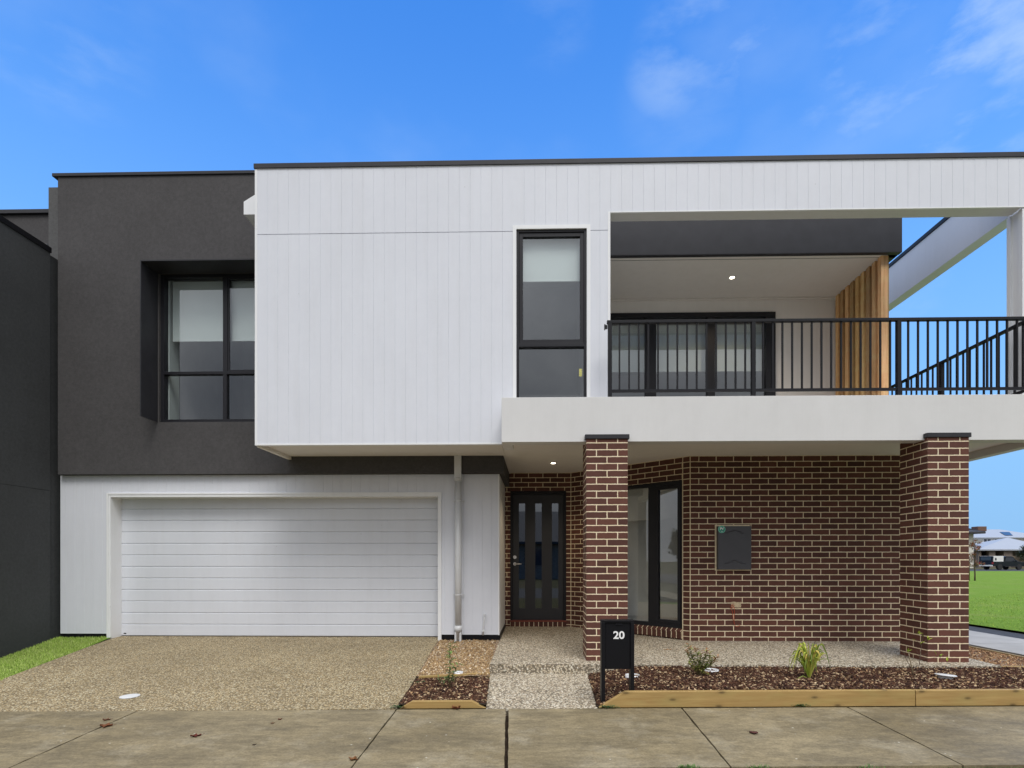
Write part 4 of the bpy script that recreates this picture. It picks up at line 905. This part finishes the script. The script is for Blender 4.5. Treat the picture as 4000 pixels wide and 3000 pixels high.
stemplant((b[0], b[1], -.085), [([(0, 0, 0), (-.03, 0, .05), (-.04, 0, .10)], .003), ([(0, 0, 0), (.02, 0, .05), (.03, 0, .09)], .003), ([(.06, 0, 0), (.08, 0, .05), (.11, 0, .09)], .003), ([(.08, .0, 0), (.06, 0, .06), (.05, 0, .11)], .003)],
          'low pale green sprigs at the foot of the tall seedling', (.045, .016), [(.17, .22, .08), (.22, .25, .10), (.12, .17, .06)], .012, name='garden_seedling', cat='seedling', seed=6, per=2)
# strappy plant
b = G(3160, 2652, -.035); bb = Vector((b[0], b[1], -.035)); rg = random.Random(9)
t = thing('strappy_plant', tuple(bb), 'strappy yellow-green grass plant in the middle of the long mulch bed', 'plant'); m = MB()
def strap(m, P, w, c):
    P = [Vector(p) for p in P]
    for i in range(len(P)-1):
        d = (P[i+1]-P[i]).normalized(); s = d.cross(Vector((0, -1, .3))).normalized(); f = Vector((0, -1, 0))*w*.25
        w0 = w*(1-.15*i/(len(P)-1)) if i < len(P)-2 else w*.8; w1 = w*(1-.15*(i+1)/(len(P)-1)) if i+1 < len(P)-1 else w*.08
        m.poly([P[i]-s*w0/2+f, P[i], P[i+1], P[i+1]-s*w1/2+f], c=c); m.poly([P[i], P[i]+s*w0/2+f, P[i+1]+s*w1/2+f, P[i+1]], c=c)
for i in range(70):
    a = rg.uniform(0, 6.28); q = rg.random(); out = rg.uniform(.04, .20); hgt = rg.uniform(.18, .36); dr = rg.choice([.1, .3, .6, 1.0, 1.1])
    P = [bb+Vector((math.cos(a)*out*s_, math.sin(a)*out*s_*.8, hgt*(math.sin(min(1, s_*1.0)*math.pi*.5*(1+dr*.75)))*1.0+.0)) for s_ in (0, .12, .28, .45, .62, .8, 1)]
    P = [Vector((p.x, p.y, max(p.z, -.03))) for p in P]
    c = rg.choice([(.36, .42, .05), (.46, .50, .08), (.22, .30, .03), (.54, .54, .12), (.56, .44, .11), (.12, .17, .02)]); strap(m, P, rg.uniform(.009, .017), (*c, 1))
for P, w in (([(0, 0, 0), (.0, 0, .2), (-.005, 0, .33), (-.015, 0, .385)], .010), ([(0, 0, .02), (.04, 0, .16), (.14, 0, .205), (.25, 0, .175)], .008), ([(0, 0, .0), (-.06, 0, .14), (-.13, 0, .24), (-.19, 0, .20), (-.195, 0, .11)], .007), ([(0, 0, 0), (.0, 0, .18), (.03, 0, .28)], .012), ([(0, -.02, 0), (-.08, -.04, .04), (-.16, -.05, .0), (-.27, -.05, .012)], .008)):
    strap(m, [bb+Vector(p) for p in P], w, (.24, .29, .05, 1))
m.build('foliage', M['leaf'], t)
m = MB(); m.tube([bb+Vector(p) for p in ((0, .02, .0), (.02, .03, .18), (.05, .03, .28), (.07, .03, .36))], .002, 5, c=(.06, .05, .04, 1)); m.build('stem', M['leaf'], t)
# twiggy shrub in front of right pillar
b = G(3570, 2640, -.035); bb = (b[0], b[1], -.035)
t = thing('twiggy_sapling', bb, 'nearly bare twiggy sapling with a few yellow-green leaves in front of the right pillar', 'sapling'); m = MB(); ml = MB(); B_ = Vector(bb)
def rp(px, py, o=0): y = bb[1]+o; return Vector((X(px, y), y, Z(px, py, y)))
for pts, r in (([(3567, 2640), (3560, 2600), (3553, 2572), (3550, 2553)], .006), ([(3558, 2610), (3540, 2575), (3532, 2553), (3518, 2542), (3500, 2546)], .003), ([(3535, 2556), (3520, 2535), (3512, 2522)], .002), ([(3585, 2620), (3592, 2590), (3594, 2562), (3600, 2520), (3605, 2490), (3595, 2468)], .003), ([(3602, 2512), (3618, 2500), (3632, 2498)], .002), ([(3600, 2522), (3588, 2508), (3575, 2498)], .002), ([(3594, 2560), (3612, 2556), (3625, 2552)], .002), ([(3594, 2565), (3585, 2550), (3580, 2540)], .0015), ([(3593, 2575), (3640, 2570), (3672, 2565)], .002)):
    m.tube([rp(a, b_) for a, b_ in pts], [r*(1-.5*i/(len(pts)-1)) for i in range(len(pts))], 6, c=(.30, .24, .15, 1) if r > .005 else (.12, .08, .06, 1))
rg = random.Random(2)
for px, py, nn in ((3590, 2478, 3), (3608, 2488, 1), (3625, 2502, 3), (3573, 2502, 1), (3672, 2570, 3), (3657, 2560, 1), (3547, 2548, 2), (3700, 2584, 1), (3594, 2516, 2)):
    for i in range(nn): leafq(ml, rp(px, py), (rg.uniform(-1, 1), rg.uniform(-.6, .2), rg.uniform(.2, 1)), .055, .020, rg.choice([(.34, .42, .04, 1), (.46, .52, .07, 1), (.22, .30, .03, 1)]), droop=.1)
m.build('stem', M['leaf'], t); ml.build('foliage', M['leaf'], t)
# weeds at the sleepers
def weed(px, py, z, n, sp, lab, nm='weed_clump', cols=[(.04, .10, .03), (.06, .13, .04), (.03, .07, .02)], h=.02):
    x, y = G(px, py, z); rg = random.Random(px); m = MB()
    for i in range(n):
        p = (x+rg.gauss(0, sp), y+abs(rg.gauss(0, sp*.2)), z+rg.uniform(0, h)); c = rg.choice(cols); a = rg.uniform(0, 6.28)
        leafq(m, p, (math.cos(a), math.sin(a), rg.uniform(.1, .8)), rg.uniform(.012, .024), rg.uniform(.008, .014), (*c, 1))
    return tag(m.build(nm, M['leaf'], None, 0, loc=(x, y, z)), lab, 'weed', 'weeds along the timber edging')
weed(2375, 2768, -.128, 70, .035, 'dark green weed at the slanted left end of the long sleeper')
weed(3130, 2762, -.128, 60, .03, 'green weed under the long sleeper below the strappy plant')
weed(1548, 2768, -.125, 60, .03, 'green weed at the left tip of the short slanted sleeper')
weed(1626, 2672, -.10, 60, .03, 'green weed on the driveway edge beside the small mulch bed')
weed(1805, 2762, -.128, 24, .02, 'tiny yellow-green weed on the face of the short slanted sleeper', cols=[(.2, .24, .08), (.26, .28, .1)], h=.04)
for px, s in ((2680, 90), (2955, 60), (3380, 30)):
    x, y = G(px, 2996, -.165); rg = random.Random(px); m = MB()
    for i in range(s):
        a = rg.uniform(0, 6.28); o = Vector((x+rg.gauss(0, .035), y-.03+rg.gauss(0, .01), -.17)); l = rg.uniform(.02, .05)
        leafq(m, o, (math.cos(a)*.5, math.sin(a)*.5, 1), l, .005, (*rg.choice([(.08, .17, .03), (.12, .22, .05), (.06, .12, .03)]), 1))
    tag(m.build('grass_tuft', M['leaf'], None, 0, loc=(x, y, -.17)), {2680: 'largest green grass tuft at the near footpath edge, below the letterbox side', 2955: 'thin grass tuft at the near footpath edge, middle one of three', 3380: 'sparse small grass tuft at the near footpath edge, rightmost of three'}[px], 'grass tuft', 'grass tufts at the near footpath edge')
# fallen leaves
def leaf(px, py, zf, l, w, rz, col, lab, curl=.3):
    x, y, z = Gf(px, py, zf) if callable(zf) else (*G(px, py, zf), zf)
    m = MB(); n = 6; cz = Matrix.Rotation(rz, 3, 'Z')
    g_ = []
    for i in range(n+1):
        s_ = i/n; ww = w*1.5*math.sin(math.pi*min(1, s_*1.02+.02))**1.2*(1+.45*math.sin(i*2.7)); row = []
        for j in (-1, 0, 1):
            p = cz @ Vector((l*(s_-.5), j*ww/2, abs(j)*w*curl*.45 + curl*l*.5*(s_-.5)**2)); row.append((x+p.x, y+p.y+.0, z+.002+p.z+.004*math.sin(i*2.1+j*1.7)))
        g_.append(row)
    for i in range(n):
        for j in range(2): m.poly([g_[i][j], g_[i+1][j], g_[i+1][j+1], g_[i][j+1]], c=(*col, 1)); m.poly([(p[0], p[1], p[2]-.0015) for p in (g_[i][j], g_[i][j+1], g_[i+1][j+1], g_[i+1][j])], c=(*col, 1))
    p = cz @ Vector((l*.5, 0, curl*l*.12)); q = cz @ Vector((l*.8, 0, curl*l*.3)); m.tube([(x+p.x, y+p.y, z+.004+p.z), (x+q.x, y+q.y, z+.004+q.z)], .0012, 5, c=(*col, 1))
    tag(m.build('fallen_leaf', M['deadleaf'], None, 0, loc=(x, y, z)), lab, 'leaf', 'fallen brown leaves')
leaf(415, 2838, zfoot, .085, .055, .3, (.16, .06, .025), 'largest fallen brown leaf, beside the leftmost footpath joint', .45)
leaf(416, 2813, zfoot, .06, .03, .1, (.12, .05, .025), 'small brown leaf just beyond the largest leaf', .4)
leaf(765, 2877, zfoot, .07, .035, .5, (.10, .02, .012), 'dark red leaf with a stalk on the left footpath slab', .5)
leaf(1093, 2811, zfoot, .03, .022, .9, (.14, .05, .03), 'small brown leaf on the footpath in front of the driveway, farther right one', .4)
leaf(1064, 2826, zfoot, .025, .015, .1, (.12, .04, .02), 'tiny brown leaf on the footpath in front of the driveway, nearer one', .3)
leaf(993, 2910, zfoot, .022, .014, .6, (.03, .02, .015), 'tiny blackish leaf on the left footpath slab', .3)
leaf(1380, 2968, zfoot, .055, .04, 1.2, (.18, .08, .03), 'curled brown leaf on the footpath joint at the bottom of the picture', .5)
leaf(1783, 2768, -.125, .075, .055, .5, (.24, .09, .045), 'curled reddish leaf leaning on the short slanted sleeper', .8)
leaf(2944, 2866, zfoot, .06, .035, 2.8, (.09, .03, .025), 'dark curled leaf on the footpath in front of the long sleeper', .6)
leaf(2608, 2538, zporch, .10, .028, .1, (.45, .26, .12), 'narrow tan leaf lying on the porch slab near the angled window', .2)
leaf(3985, 2658, -.03, .13, .022, .5, (.50, .38, .08), 'long yellow leaf lying on the mulch at the right edge', .15)
leaf(1862, 2687, -.08, .06, .045, .4, (.36, .20, .12), 'tan leaf lying on the small mulch bed left of the path', .3)
# ================================================================ BACKGROUND RIGHT
def place(o, x, y, z, rz): o.location = (x, y, z); o.rotation_euler = (0, 0, rz)
def local(name, lab, cat, group=None): return thing(name, (0, 0, 0), lab, cat, group)
M['carpaint'] = plain('dark_blue_car_paint', (.006, .009, .018), .22, .5, .2, .05)
M['tyre'] = plain('tyre_rubber', (.02, .02, .02), .85); M['rim'] = plain('grey_alloy', (.07, .07, .075), .35, .5, .8)
M['carglass'] = plain('car_glass', (.03, .035, .045), .06, .8); M['tail'] = plain('tail_lamp', (.35, .02, .02), .3); M['whitecar'] = plain('white_canopy', (.74, .74, .72), .35)
M['colorbond'] = white_paint('pale_metal_roof', (.37, .40, .45), .45, .1); M['tiledark'] = plain('dark_roof_tiles', (.05, .05, .055), .7, .3, 0, .3, 8)
M['cream'] = white_paint('cream_house_wall', (.66, .64, .58), .8, .1); M['winglass'] = plain('far_window_glass', (.04, .05, .07), .08, .8); M['brown'] = plain('brown_plastic', (.15, .08, .06), .6)
M['brickfar'] = plain('far_brick', (.22, .18, .15), .8, .2, 0, .25, 6); M['fence'] = plain('paling_fence', (.25, .20, .15), .85, .2, 0, .25, 5); M['solar'] = plain('solar_panel', (.02, .03, .06), .15, .6)
M['bark'] = plain('tree_bark', (.12, .085, .06), .9, .1, 0, .3, 20, .5)
ute = local('utility_vehicle', 'dark blue utility vehicle with a white canopy parked beyond the grass', 'ute')
W = 1.88
def pr(mb, prof, y0=0, y1=W): mb.prism([(x, y0, z) for x, z in prof], False, (0, y1-y0, 0))
m = MB(); pr(m, [(.0, .50), (5.3, .45), (5.3, .82), (5.1, 1.02), (4.05, 1.14), (1.8, 1.14), (1.8, 1.10), (0, 1.10)])
pr(m, [(1.80, 1.10), (2.0, 1.74), (2.25, 1.82), (3.2, 1.82), (3.45, 1.74), (4.10, 1.13)], .12, W-.12); m.build('body', M['carpaint'], ute, .03)
m = MB(); pr(m, [(2.08, 1.18), (2.25, 1.68), (3.30, 1.68), (3.85, 1.18)], .105, W-.105); m.build('side_window', M['carglass'], ute)
m = MB(); pr(m, [(.05, 1.11), (.15, 1.86), (1.72, 1.86), (1.72, 1.11)], .03, W-.03); cn = m.build('canopy', M['whitecar'], ute, .02)
m = MB(); pr(m, [(.30, 1.28), (.33, 1.62), (.55, 1.62), (.58, 1.28)], .02, .04); m.box(.06, .09, .25, 1.63, 1.25, 1.72); m.build('canopy_window', M['carglass'], cn)
m = MB(); m.box(-.04, .02, .02, W-.02, 1.10, 1.84); m.box(-.03, .0, .02, W-.02, .62, 1.08); m.build('tailgate', M['carpaint'], ute, .01)
m = MB(); m.box(-.06, -.041, .28, 1.6, 1.28, 1.70); m.build('rear_window', M['carglass'], ute)
m = MB(); m.box(-.12, .05, .06, W-.06, .48, .66); m.build('rear_bumper', M['whitecar'], ute, .02)
m = MB(); m.box(-.135, -.121, 1.0, 1.5, .50, .62); m.build('number_plate', M['whitecar'], ute)
for y in (.0, W-.16): m = MB(); m.box(-.045, .03, y, y+.16, .78, 1.06); m.build('tail_light', M['tail'], ute)
for x in (1.10, 4.30):
    for y in (-.02, W-.24):
        m = MB(); m.tube([(x, y, .40), (x, y+.26, .40)], .40, 24); wh = m.build('wheel', M['tyre'], ute, .02)
        m = MB(); yy = y-.004 if y < 1 else y+.255; m.tube([(x, yy, .40), (x, yy+.01, .40)], .25, 20); m.build('rim', M['rim'], wh)
m = MB(); m.box(3.55, 3.75, -.16, -.02, 1.12, 1.28); m.build('door_mirror', M['carpaint'], ute, .02)
m = MB(); m.box(1.9, 4.0, -.03, .02, .42, .50); m.build('side_step', M['rim'], ute)
place(ute, X(3880, 74), 74, -.10, R(12))

def hip(m, x0, x1, y0, y1, z, rz, ov=.5, t=.18, rl=None, rr=None):
    x0 -= ov; x1 += ov; y0 -= ov; y1 += ov; ym = (y0+y1)/2; h = (y1-y0)/2
    a, b, c, d = (x0, y0, z), (x1, y0, z), (x1, y1, z), (x0, y1, z); e = (x0+(rl if rl is not None else h), ym, rz); f = (x1-(rr if rr is not None else h), ym, rz)
    for q in ((a, b, f, e), (b, c, f), (c, d, e, f), (d, a, e)): m.poly(q)
    for p, q in ((a, b), (b, c), (c, d), (d, a)): m.poly([(p[0], p[1], z-t), (q[0], q[1], z-t), q, p])
    m.poly([(x0, y0, z-t), (x0, y1, z-t), (x1, y1, z-t), (x1, y0, z-t)])
def winbox(h, x0, x1, z0, z1, y, name='window'):
    m = MB(); m.box(x0-.08, x1+.08, y-.04, y, z0-.08, z1+.08); f = m.build('window', M['paint'], h); m = MB(); m.box(x0, x1, y-.06, y-.041, z0, z1); m.build('pane', M['winglass'], f)
# cream two-storey house
hy = 110
h = local('far_house', 'cream two-storey house with a pale metal roof and solar panels beyond the parked vehicle', 'house', 'houses across the park')
x0, x1 = X(3805, hy), X(4090, hy); ze = Z(3900, 2100, hy)
m = MB(); m.box(x0, x1, hy, hy+10, -.1, ze-.1); m.build('wall', M['cream'], h)
m = MB(); hip(m, x0, x1, hy, hy+10, ze+.05, Z(3900, 2068, hy+5), rl=4.5); rf = m.build('roof', M['colorbond'], h)
m = MB()
zr1 = Z(3900, 2068, hy+5)
def onroof(px, v): x = X(px, hy+v); return (x, hy-.5+v, ze+.05+(zr1-ze-.05)*v/5.5+.08)
m.poly([onroof(3918, 1.0), onroof(3948, 1.0), onroof(3934, 3.4), onroof(3896, 3.4)]); m.poly([(p[0], p[1], p[2]-.06) for p in (onroof(3896, 3.4), onroof(3934, 3.4), onroof(3948, 1.0), onroof(3918, 1.0))]); m.build('solar_panel', M['solar'], rf)
for a, b, c, d in ((3843, 3854, 2124, 2106), (3857, 3869, 2124, 2106), (3885, 3896, 2114, 2106), (3899, 3911, 2114, 2106)): winbox(h, X(a, hy), X(b, hy), Z(a, c, hy), Z(a, d, hy), hy)
# lower wing house in front
hy = 100
h = local('far_house', 'single-storey house with broad blue-grey metal roof and dark carport behind the vehicle', 'house', 'houses across the park')
x0, x1 = X(3822, hy), X(4120, hy); ze = Z(3900, 2146, hy)
m = MB(); m.box(x0, x0+.5, hy, hy+8, -.1, ze-.15); m.box(x0, x1, hy+6, hy+8, -.1, ze-.15); m.box(X(3864, hy), X(3888, hy), hy, hy+.6, -.1, ze-.15); m.box(X(3921, hy), X(3955, hy), hy, hy+5.9, -.1, ze-.15); m.build('wall', M['brickfar'], h)
m = MB(); hip(m, x0, x1, hy, hy+9, ze, Z(3980, 2100, hy+4.5), .5, .22, rl=9.5); rf = m.build('roof', M['colorbond'], h)
for a, b in ((3824, 3863), (3889, 3920)): m = MB(); m.box(X(a, hy), X(b, hy), hy+5.9, hy+5.98, -.1, ze-.4); m.build('carport_door', M['solar'], h)
# left house with dark roof and cooler
hy = 92
h = local('far_house', 'pale rendered house with a dark roof, partly hidden by the right brick pillar', 'house', 'houses across the park')
x0, x1 = X(3690, hy), X(3803, hy); ze = Z(3800, 2078, hy)
m = MB(); m.box(x0, x1, hy, hy+10, -.1, ze-.1); m.build('wall', M['cream'], h)
m = MB(); hip(m, x0, x1, hy, hy+10, ze, Z(3780, 2050, hy+5), 1.1, .3); rf = m.build('roof', M['tiledark'], h)
m = MB(); cx = X(3822, hy+2); m.box(cx-.75, cx+.75, hy+1.2, hy+2.6, ze+.2, ze+1.0); m.box(cx-.6, cx+.6, hy+1.3, hy+2.5, ze-.2, ze+.2); m.build('rooftop_cooler', M['brown'], rf, .05)
m = MB(); fx = X(3950, 95)
for i in range(60): m.box(fx+i*.15, fx+i*.15+.14, 95, 95.03, -.1, 1.9+.02*(i % 3))
tag(m.build('paling_fence', M['fence'], None, 0, loc=(fx, 95, -.1)), 'brown paling fence at the right edge behind the parked vehicle', 'fence')
def tree(name, x, y, z, hgt, cr, lab, cols, n, seed, lw=.05, trunk_r=.05, crown_z=.45, cat='tree', stake=False, squash=1.0):
    t = thing(name, (x, y, z), lab, cat); rg = random.Random(seed); mt = MB(); ml = MB(); top = Vector((x, y, z+hgt*.95))
    P = [Vector((x+rg.uniform(-.02, .02)*hgt*i/6, y+rg.uniform(-.02, .02)*hgt*i/6, z+hgt*.9*i/6)) for i in range(7)]
    mt.tube(P, [trunk_r*(1-.75*i/6) for i in range(7)], 8)
    cl = []
    for i in range(22):
        a = rg.uniform(0, 6.28); f = rg.uniform(.3, .9); b = P[0].lerp(P[-1], max(f, crown_z*.8)); r = cr*rg.uniform(.3, 1)*(1.15-f*.5)
        e = b+Vector((math.cos(a)*r, math.sin(a)*r, rg.uniform(.1, .5)*cr*squash)); mt.tube([b, b.lerp(e, .5)+Vector((0, 0, -.05*cr)), e], [trunk_r*.35, trunk_r*.2, trunk_r*.06], 5); cl.append((e, cr*rg.uniform(.22, .42)))
    cl.append((P[-1], cr*.35))
    for i in range(n):
        c, r = rg.choice(cl); d = Vector((rg.gauss(0, 1), rg.gauss(0, 1), rg.gauss(0, .8))).normalized()*r*rg.random()**.4; col = rg.choice(cols); v = rg.uniform(.6, 1.4)
        leafq(ml, c+d, (rg.gauss(0, 1), rg.gauss(0, 1), rg.gauss(0, .7)), lw*rg.uniform(.7, 1.5), lw*.5, (col[0]*v, col[1]*v, col[2]*v, 1))
    mt.build('trunk', M['bark'], t); ml.build('crown', M['leaf'], t)
    if stake:
        m = MB(); m.tube([(x-.35, y, z), (x-.35, y, z+1.5)], .035, 6); m.build('stake', M['bark'], t)
    return t
yy = 34.3; tree('young_street_tree', X(3808, yy), yy, -.1, 2.75, .42, 'young staked tree with sparse reddish leaves on the park grass', [(.30, .08, .04), (.16, .04, .03), (.16, .14, .04), (.38, .16, .06)], 900, 21, .08, .045, .35, stake=True)
tree('garden_tree', X(4010, 93), 93, -.1, 3.6, 1.6, 'dark bushy tree at the right edge beside the paling fence', [(.03, .05, .02), (.05, .07, .03)], 2600, 22, .22, .12, .3)
# ================================================================ ACROSS THE STREET (seen only in the window reflections)
tree('street_tree', -27.9, -4.3, -.3, 5.0, 1.7, 'large dark evergreen tree on the other side of the street', [(.03, .05, .018), (.045, .07, .025), (.02, .035, .015)], 9000, 31, .22, .16, .35, squash=1.0)
h = local('opposite_house', 'brick house with a dark tiled roof across the street', 'house')
m = MB(); m.box(-9, 9, -34, -24, -.3, 2.6); m.build('wall', M['brickfar'], h)
m = MB(); hip(m, -9, 9, -34, -24, 2.6, 5.4); m.build('roof', M['tiledark'], h)
for a in (-6, -1, 4): m = MB(); m.box(a, a+2, -24.0, -23.95, .8, 2.1); m.build('window', M['winglass'], h)

# ================================================================ WORLD, SUN, CAMERA
SUN_EL, SUN_AZ = R(56), R(160)       # azimuth clockwise from +y seen from above: behind the camera, to the right
w = bpy.data.worlds.new('World'); scene.world = w; w.use_nodes = True; nt = w.node_tree; nn = nt.nodes; ll = nt.links
bg = nn['Background']; bg.inputs['Strength'].default_value = .10
sky = nn.new('ShaderNodeTexSky'); sky.sky_type = 'NISHITA'; sky.sun_disc = False; sky.sun_elevation = SUN_EL; sky.sun_rotation = SUN_AZ; sky.air_density = 1.0; sky.dust_density = .3; sky.ozone_density = 1.6
tc = nn.new('ShaderNodeTexCoord'); V = tc.outputs['Generated']
def wm(op, a, b=0., c=None, clamp=False):
    n = nn.new('ShaderNodeMath'); n.operation = op; n.use_clamp = clamp
    for i, v in enumerate((a, b) if c is None else (a, b, c)):
        if hasattr(v, 'links'): ll.new(v, n.inputs[i])
        else: n.inputs[i].default_value = v
    return n.outputs[0]
def wmix(f, a, b, bt='MIX'):
    m = nn.new('ShaderNodeMix'); m.data_type = 'RGBA'; m.blend_type = bt
    for k, v in ((0, f), (6, a), (7, b)):
        if hasattr(v, 'links'): ll.new(v, m.inputs[k])
        elif k == 0: m.inputs[0].default_value = v
        else: m.inputs[k].default_value = (*v, 1)
    return m.outputs[2]
def smooth(v, a, b):
    n = nn.new('ShaderNodeMapRange'); n.interpolation_type = 'SMOOTHSTEP'; ll.new(v, n.inputs[0]); n.inputs[1].default_value = a; n.inputs[2].default_value = b; return n.outputs[0]
sp = nn.new('ShaderNodeSeparateXYZ'); ll.new(V, sp.inputs[0])
tint = wmix(1.0, sky.outputs[0], SKYTINT, 'MULTIPLY')
# low sky is paler
tint = wmix(smooth(sp.outputs[2], .80, .0), tint, SKYLOW)
mp = nn.new('ShaderNodeMapping'); ll.new(V, mp.inputs[0]); mp.inputs['Scale'].default_value = (1, 1, 1.9); mp.inputs['Location'].default_value = (.3, 1.7, .4)
nz = nn.new('ShaderNodeTexNoise'); ll.new(mp.outputs[0], nz.inputs['Vector']); nz.inputs['Scale'].default_value = 3.6; nz.inputs['Detail'].default_value = 6; nz.inputs['Roughness'].default_value = .48
wisps = smooth(nz.outputs['Fac'], .50, .80)
def blob(px, py, r0, r1):
    d = Vector(ray(px, py)).normalized(); dp_ = nn.new('ShaderNodeVectorMath'); dp_.operation = 'DOT_PRODUCT'; nr = nn.new('ShaderNodeVectorMath'); nr.operation = 'NORMALIZE'; ll.new(V, nr.inputs[0]); ll.new(nr.outputs[0], dp_.inputs[0]); dp_.inputs[1].default_value = d
    return smooth(dp_.outputs['Value'], math.cos(R(r0)), math.cos(R(r1)))
mp3 = nn.new('ShaderNodeMapping'); ll.new(V, mp3.inputs[0]); mp3.inputs['Scale'].default_value = (1, 1, 2.6)
nz3 = nn.new('ShaderNodeTexNoise'); ll.new(mp3.outputs[0], nz3.inputs['Vector']); nz3.inputs['Scale'].default_value = 7; nz3.inputs['Detail'].default_value = 9; nz3.inputs['Roughness'].default_value = .58
soft = smooth(nz3.outputs['Fac'], .40, .70)
bl = None
for q, a in (((3850, 130, 8, .5), .55), ((3600, 60, 6, .5), .3), ((2720, 130, 5, .3), .30), ((2860, 140, 4, .3), .32), ((2620, 270, 4, .3), .3), ((3680, 500, 4, .3), .6), ((3940, 460, 3, .2), .55), ((2680, 370, 6, .3), .10), ((3400, 300, 6, .5), .35), ((150, 30, 7, 1), .2), ((2150, 60, 4, .5), .12), ((3500, 1150, 4, 1), .25)):
    v = wm('MULTIPLY', blob(*q), a); bl = v if bl is None else wm('MAXIMUM', bl, v)
bl = wm('MULTIPLY', bl, wm('ADD', wm('MULTIPLY', soft, .97), .03))
cov = wm('MAXIMUM', wm('MULTIPLY', wisps, .16), bl)
behind = smooth(sp.outputs[1], .50, .08)
nz2 = nn.new('ShaderNodeTexNoise'); ll.new(V, nz2.inputs['Vector']); nz2.inputs['Scale'].default_value = 2.4; nz2.inputs['Detail'].default_value = 6
cloudc = wmix(smooth(nz2.outputs['Fac'], .32, .68), CLOUD_D, CLOUD_L)
hz = nn.new('ShaderNodeCombineColor'); gz = wm('ADD', wm('MULTIPLY', smooth(sp.outputs[2], 0, 1), 1.45), .48)
for i in range(3): ll.new(gz, hz.inputs[i])
cloudc = wmix(1.0, cloudc, hz.outputs[0], 'MULTIPLY')
front = wmix(cov, tint, CLOUD_F)
fin = wmix(behind, front, cloudc)
ll.new(fin, bg.inputs['Color'])
sun = bpy.data.lights.new('sun', 'SUN'); sun.energy = SUN_E; sun.angle = R(SUN_ANG); sun.color = (1, .965, .91)
so_ = bpy.data.objects.new('sun', sun); COL.objects.link(so_)
dirv = Vector((math.sin(SUN_AZ)*math.cos(SUN_EL), math.cos(SUN_AZ)*math.cos(SUN_EL), math.sin(SUN_EL)))
so_.rotation_euler = dirv.to_track_quat('Z', 'Y').to_euler(); so_.location = dirv*30
cam = bpy.data.cameras.new('camera'); co = bpy.data.objects.new('camera', cam); COL.objects.link(co); scene.camera = co
co.location = (0, 0, ZC); co.rotation_euler = (R(90), 0, TH); cam.sensor_width = 36; cam.sensor_fit = 'HORIZONTAL'; cam.lens = F/4000*36
cam.shift_x = -(PX0-2000)/4000; cam.shift_y = (PY0-1500)/4000; cam.clip_start = .05; cam.clip_end = 3000
scene.render.engine = 'CYCLES'; scene.cycles.use_denoising = True; scene.cycles.max_bounces = 8; scene.cycles.transparent_max_bounces = 16
scene.render.resolution_x = 1024; scene.render.resolution_y = 768
vs = scene.view_settings; vs.view_transform = 'Standard'; vs.look = 'None'; vs.gamma = 1; vs.exposure = EXPO; vs.use_curve_mapping = False
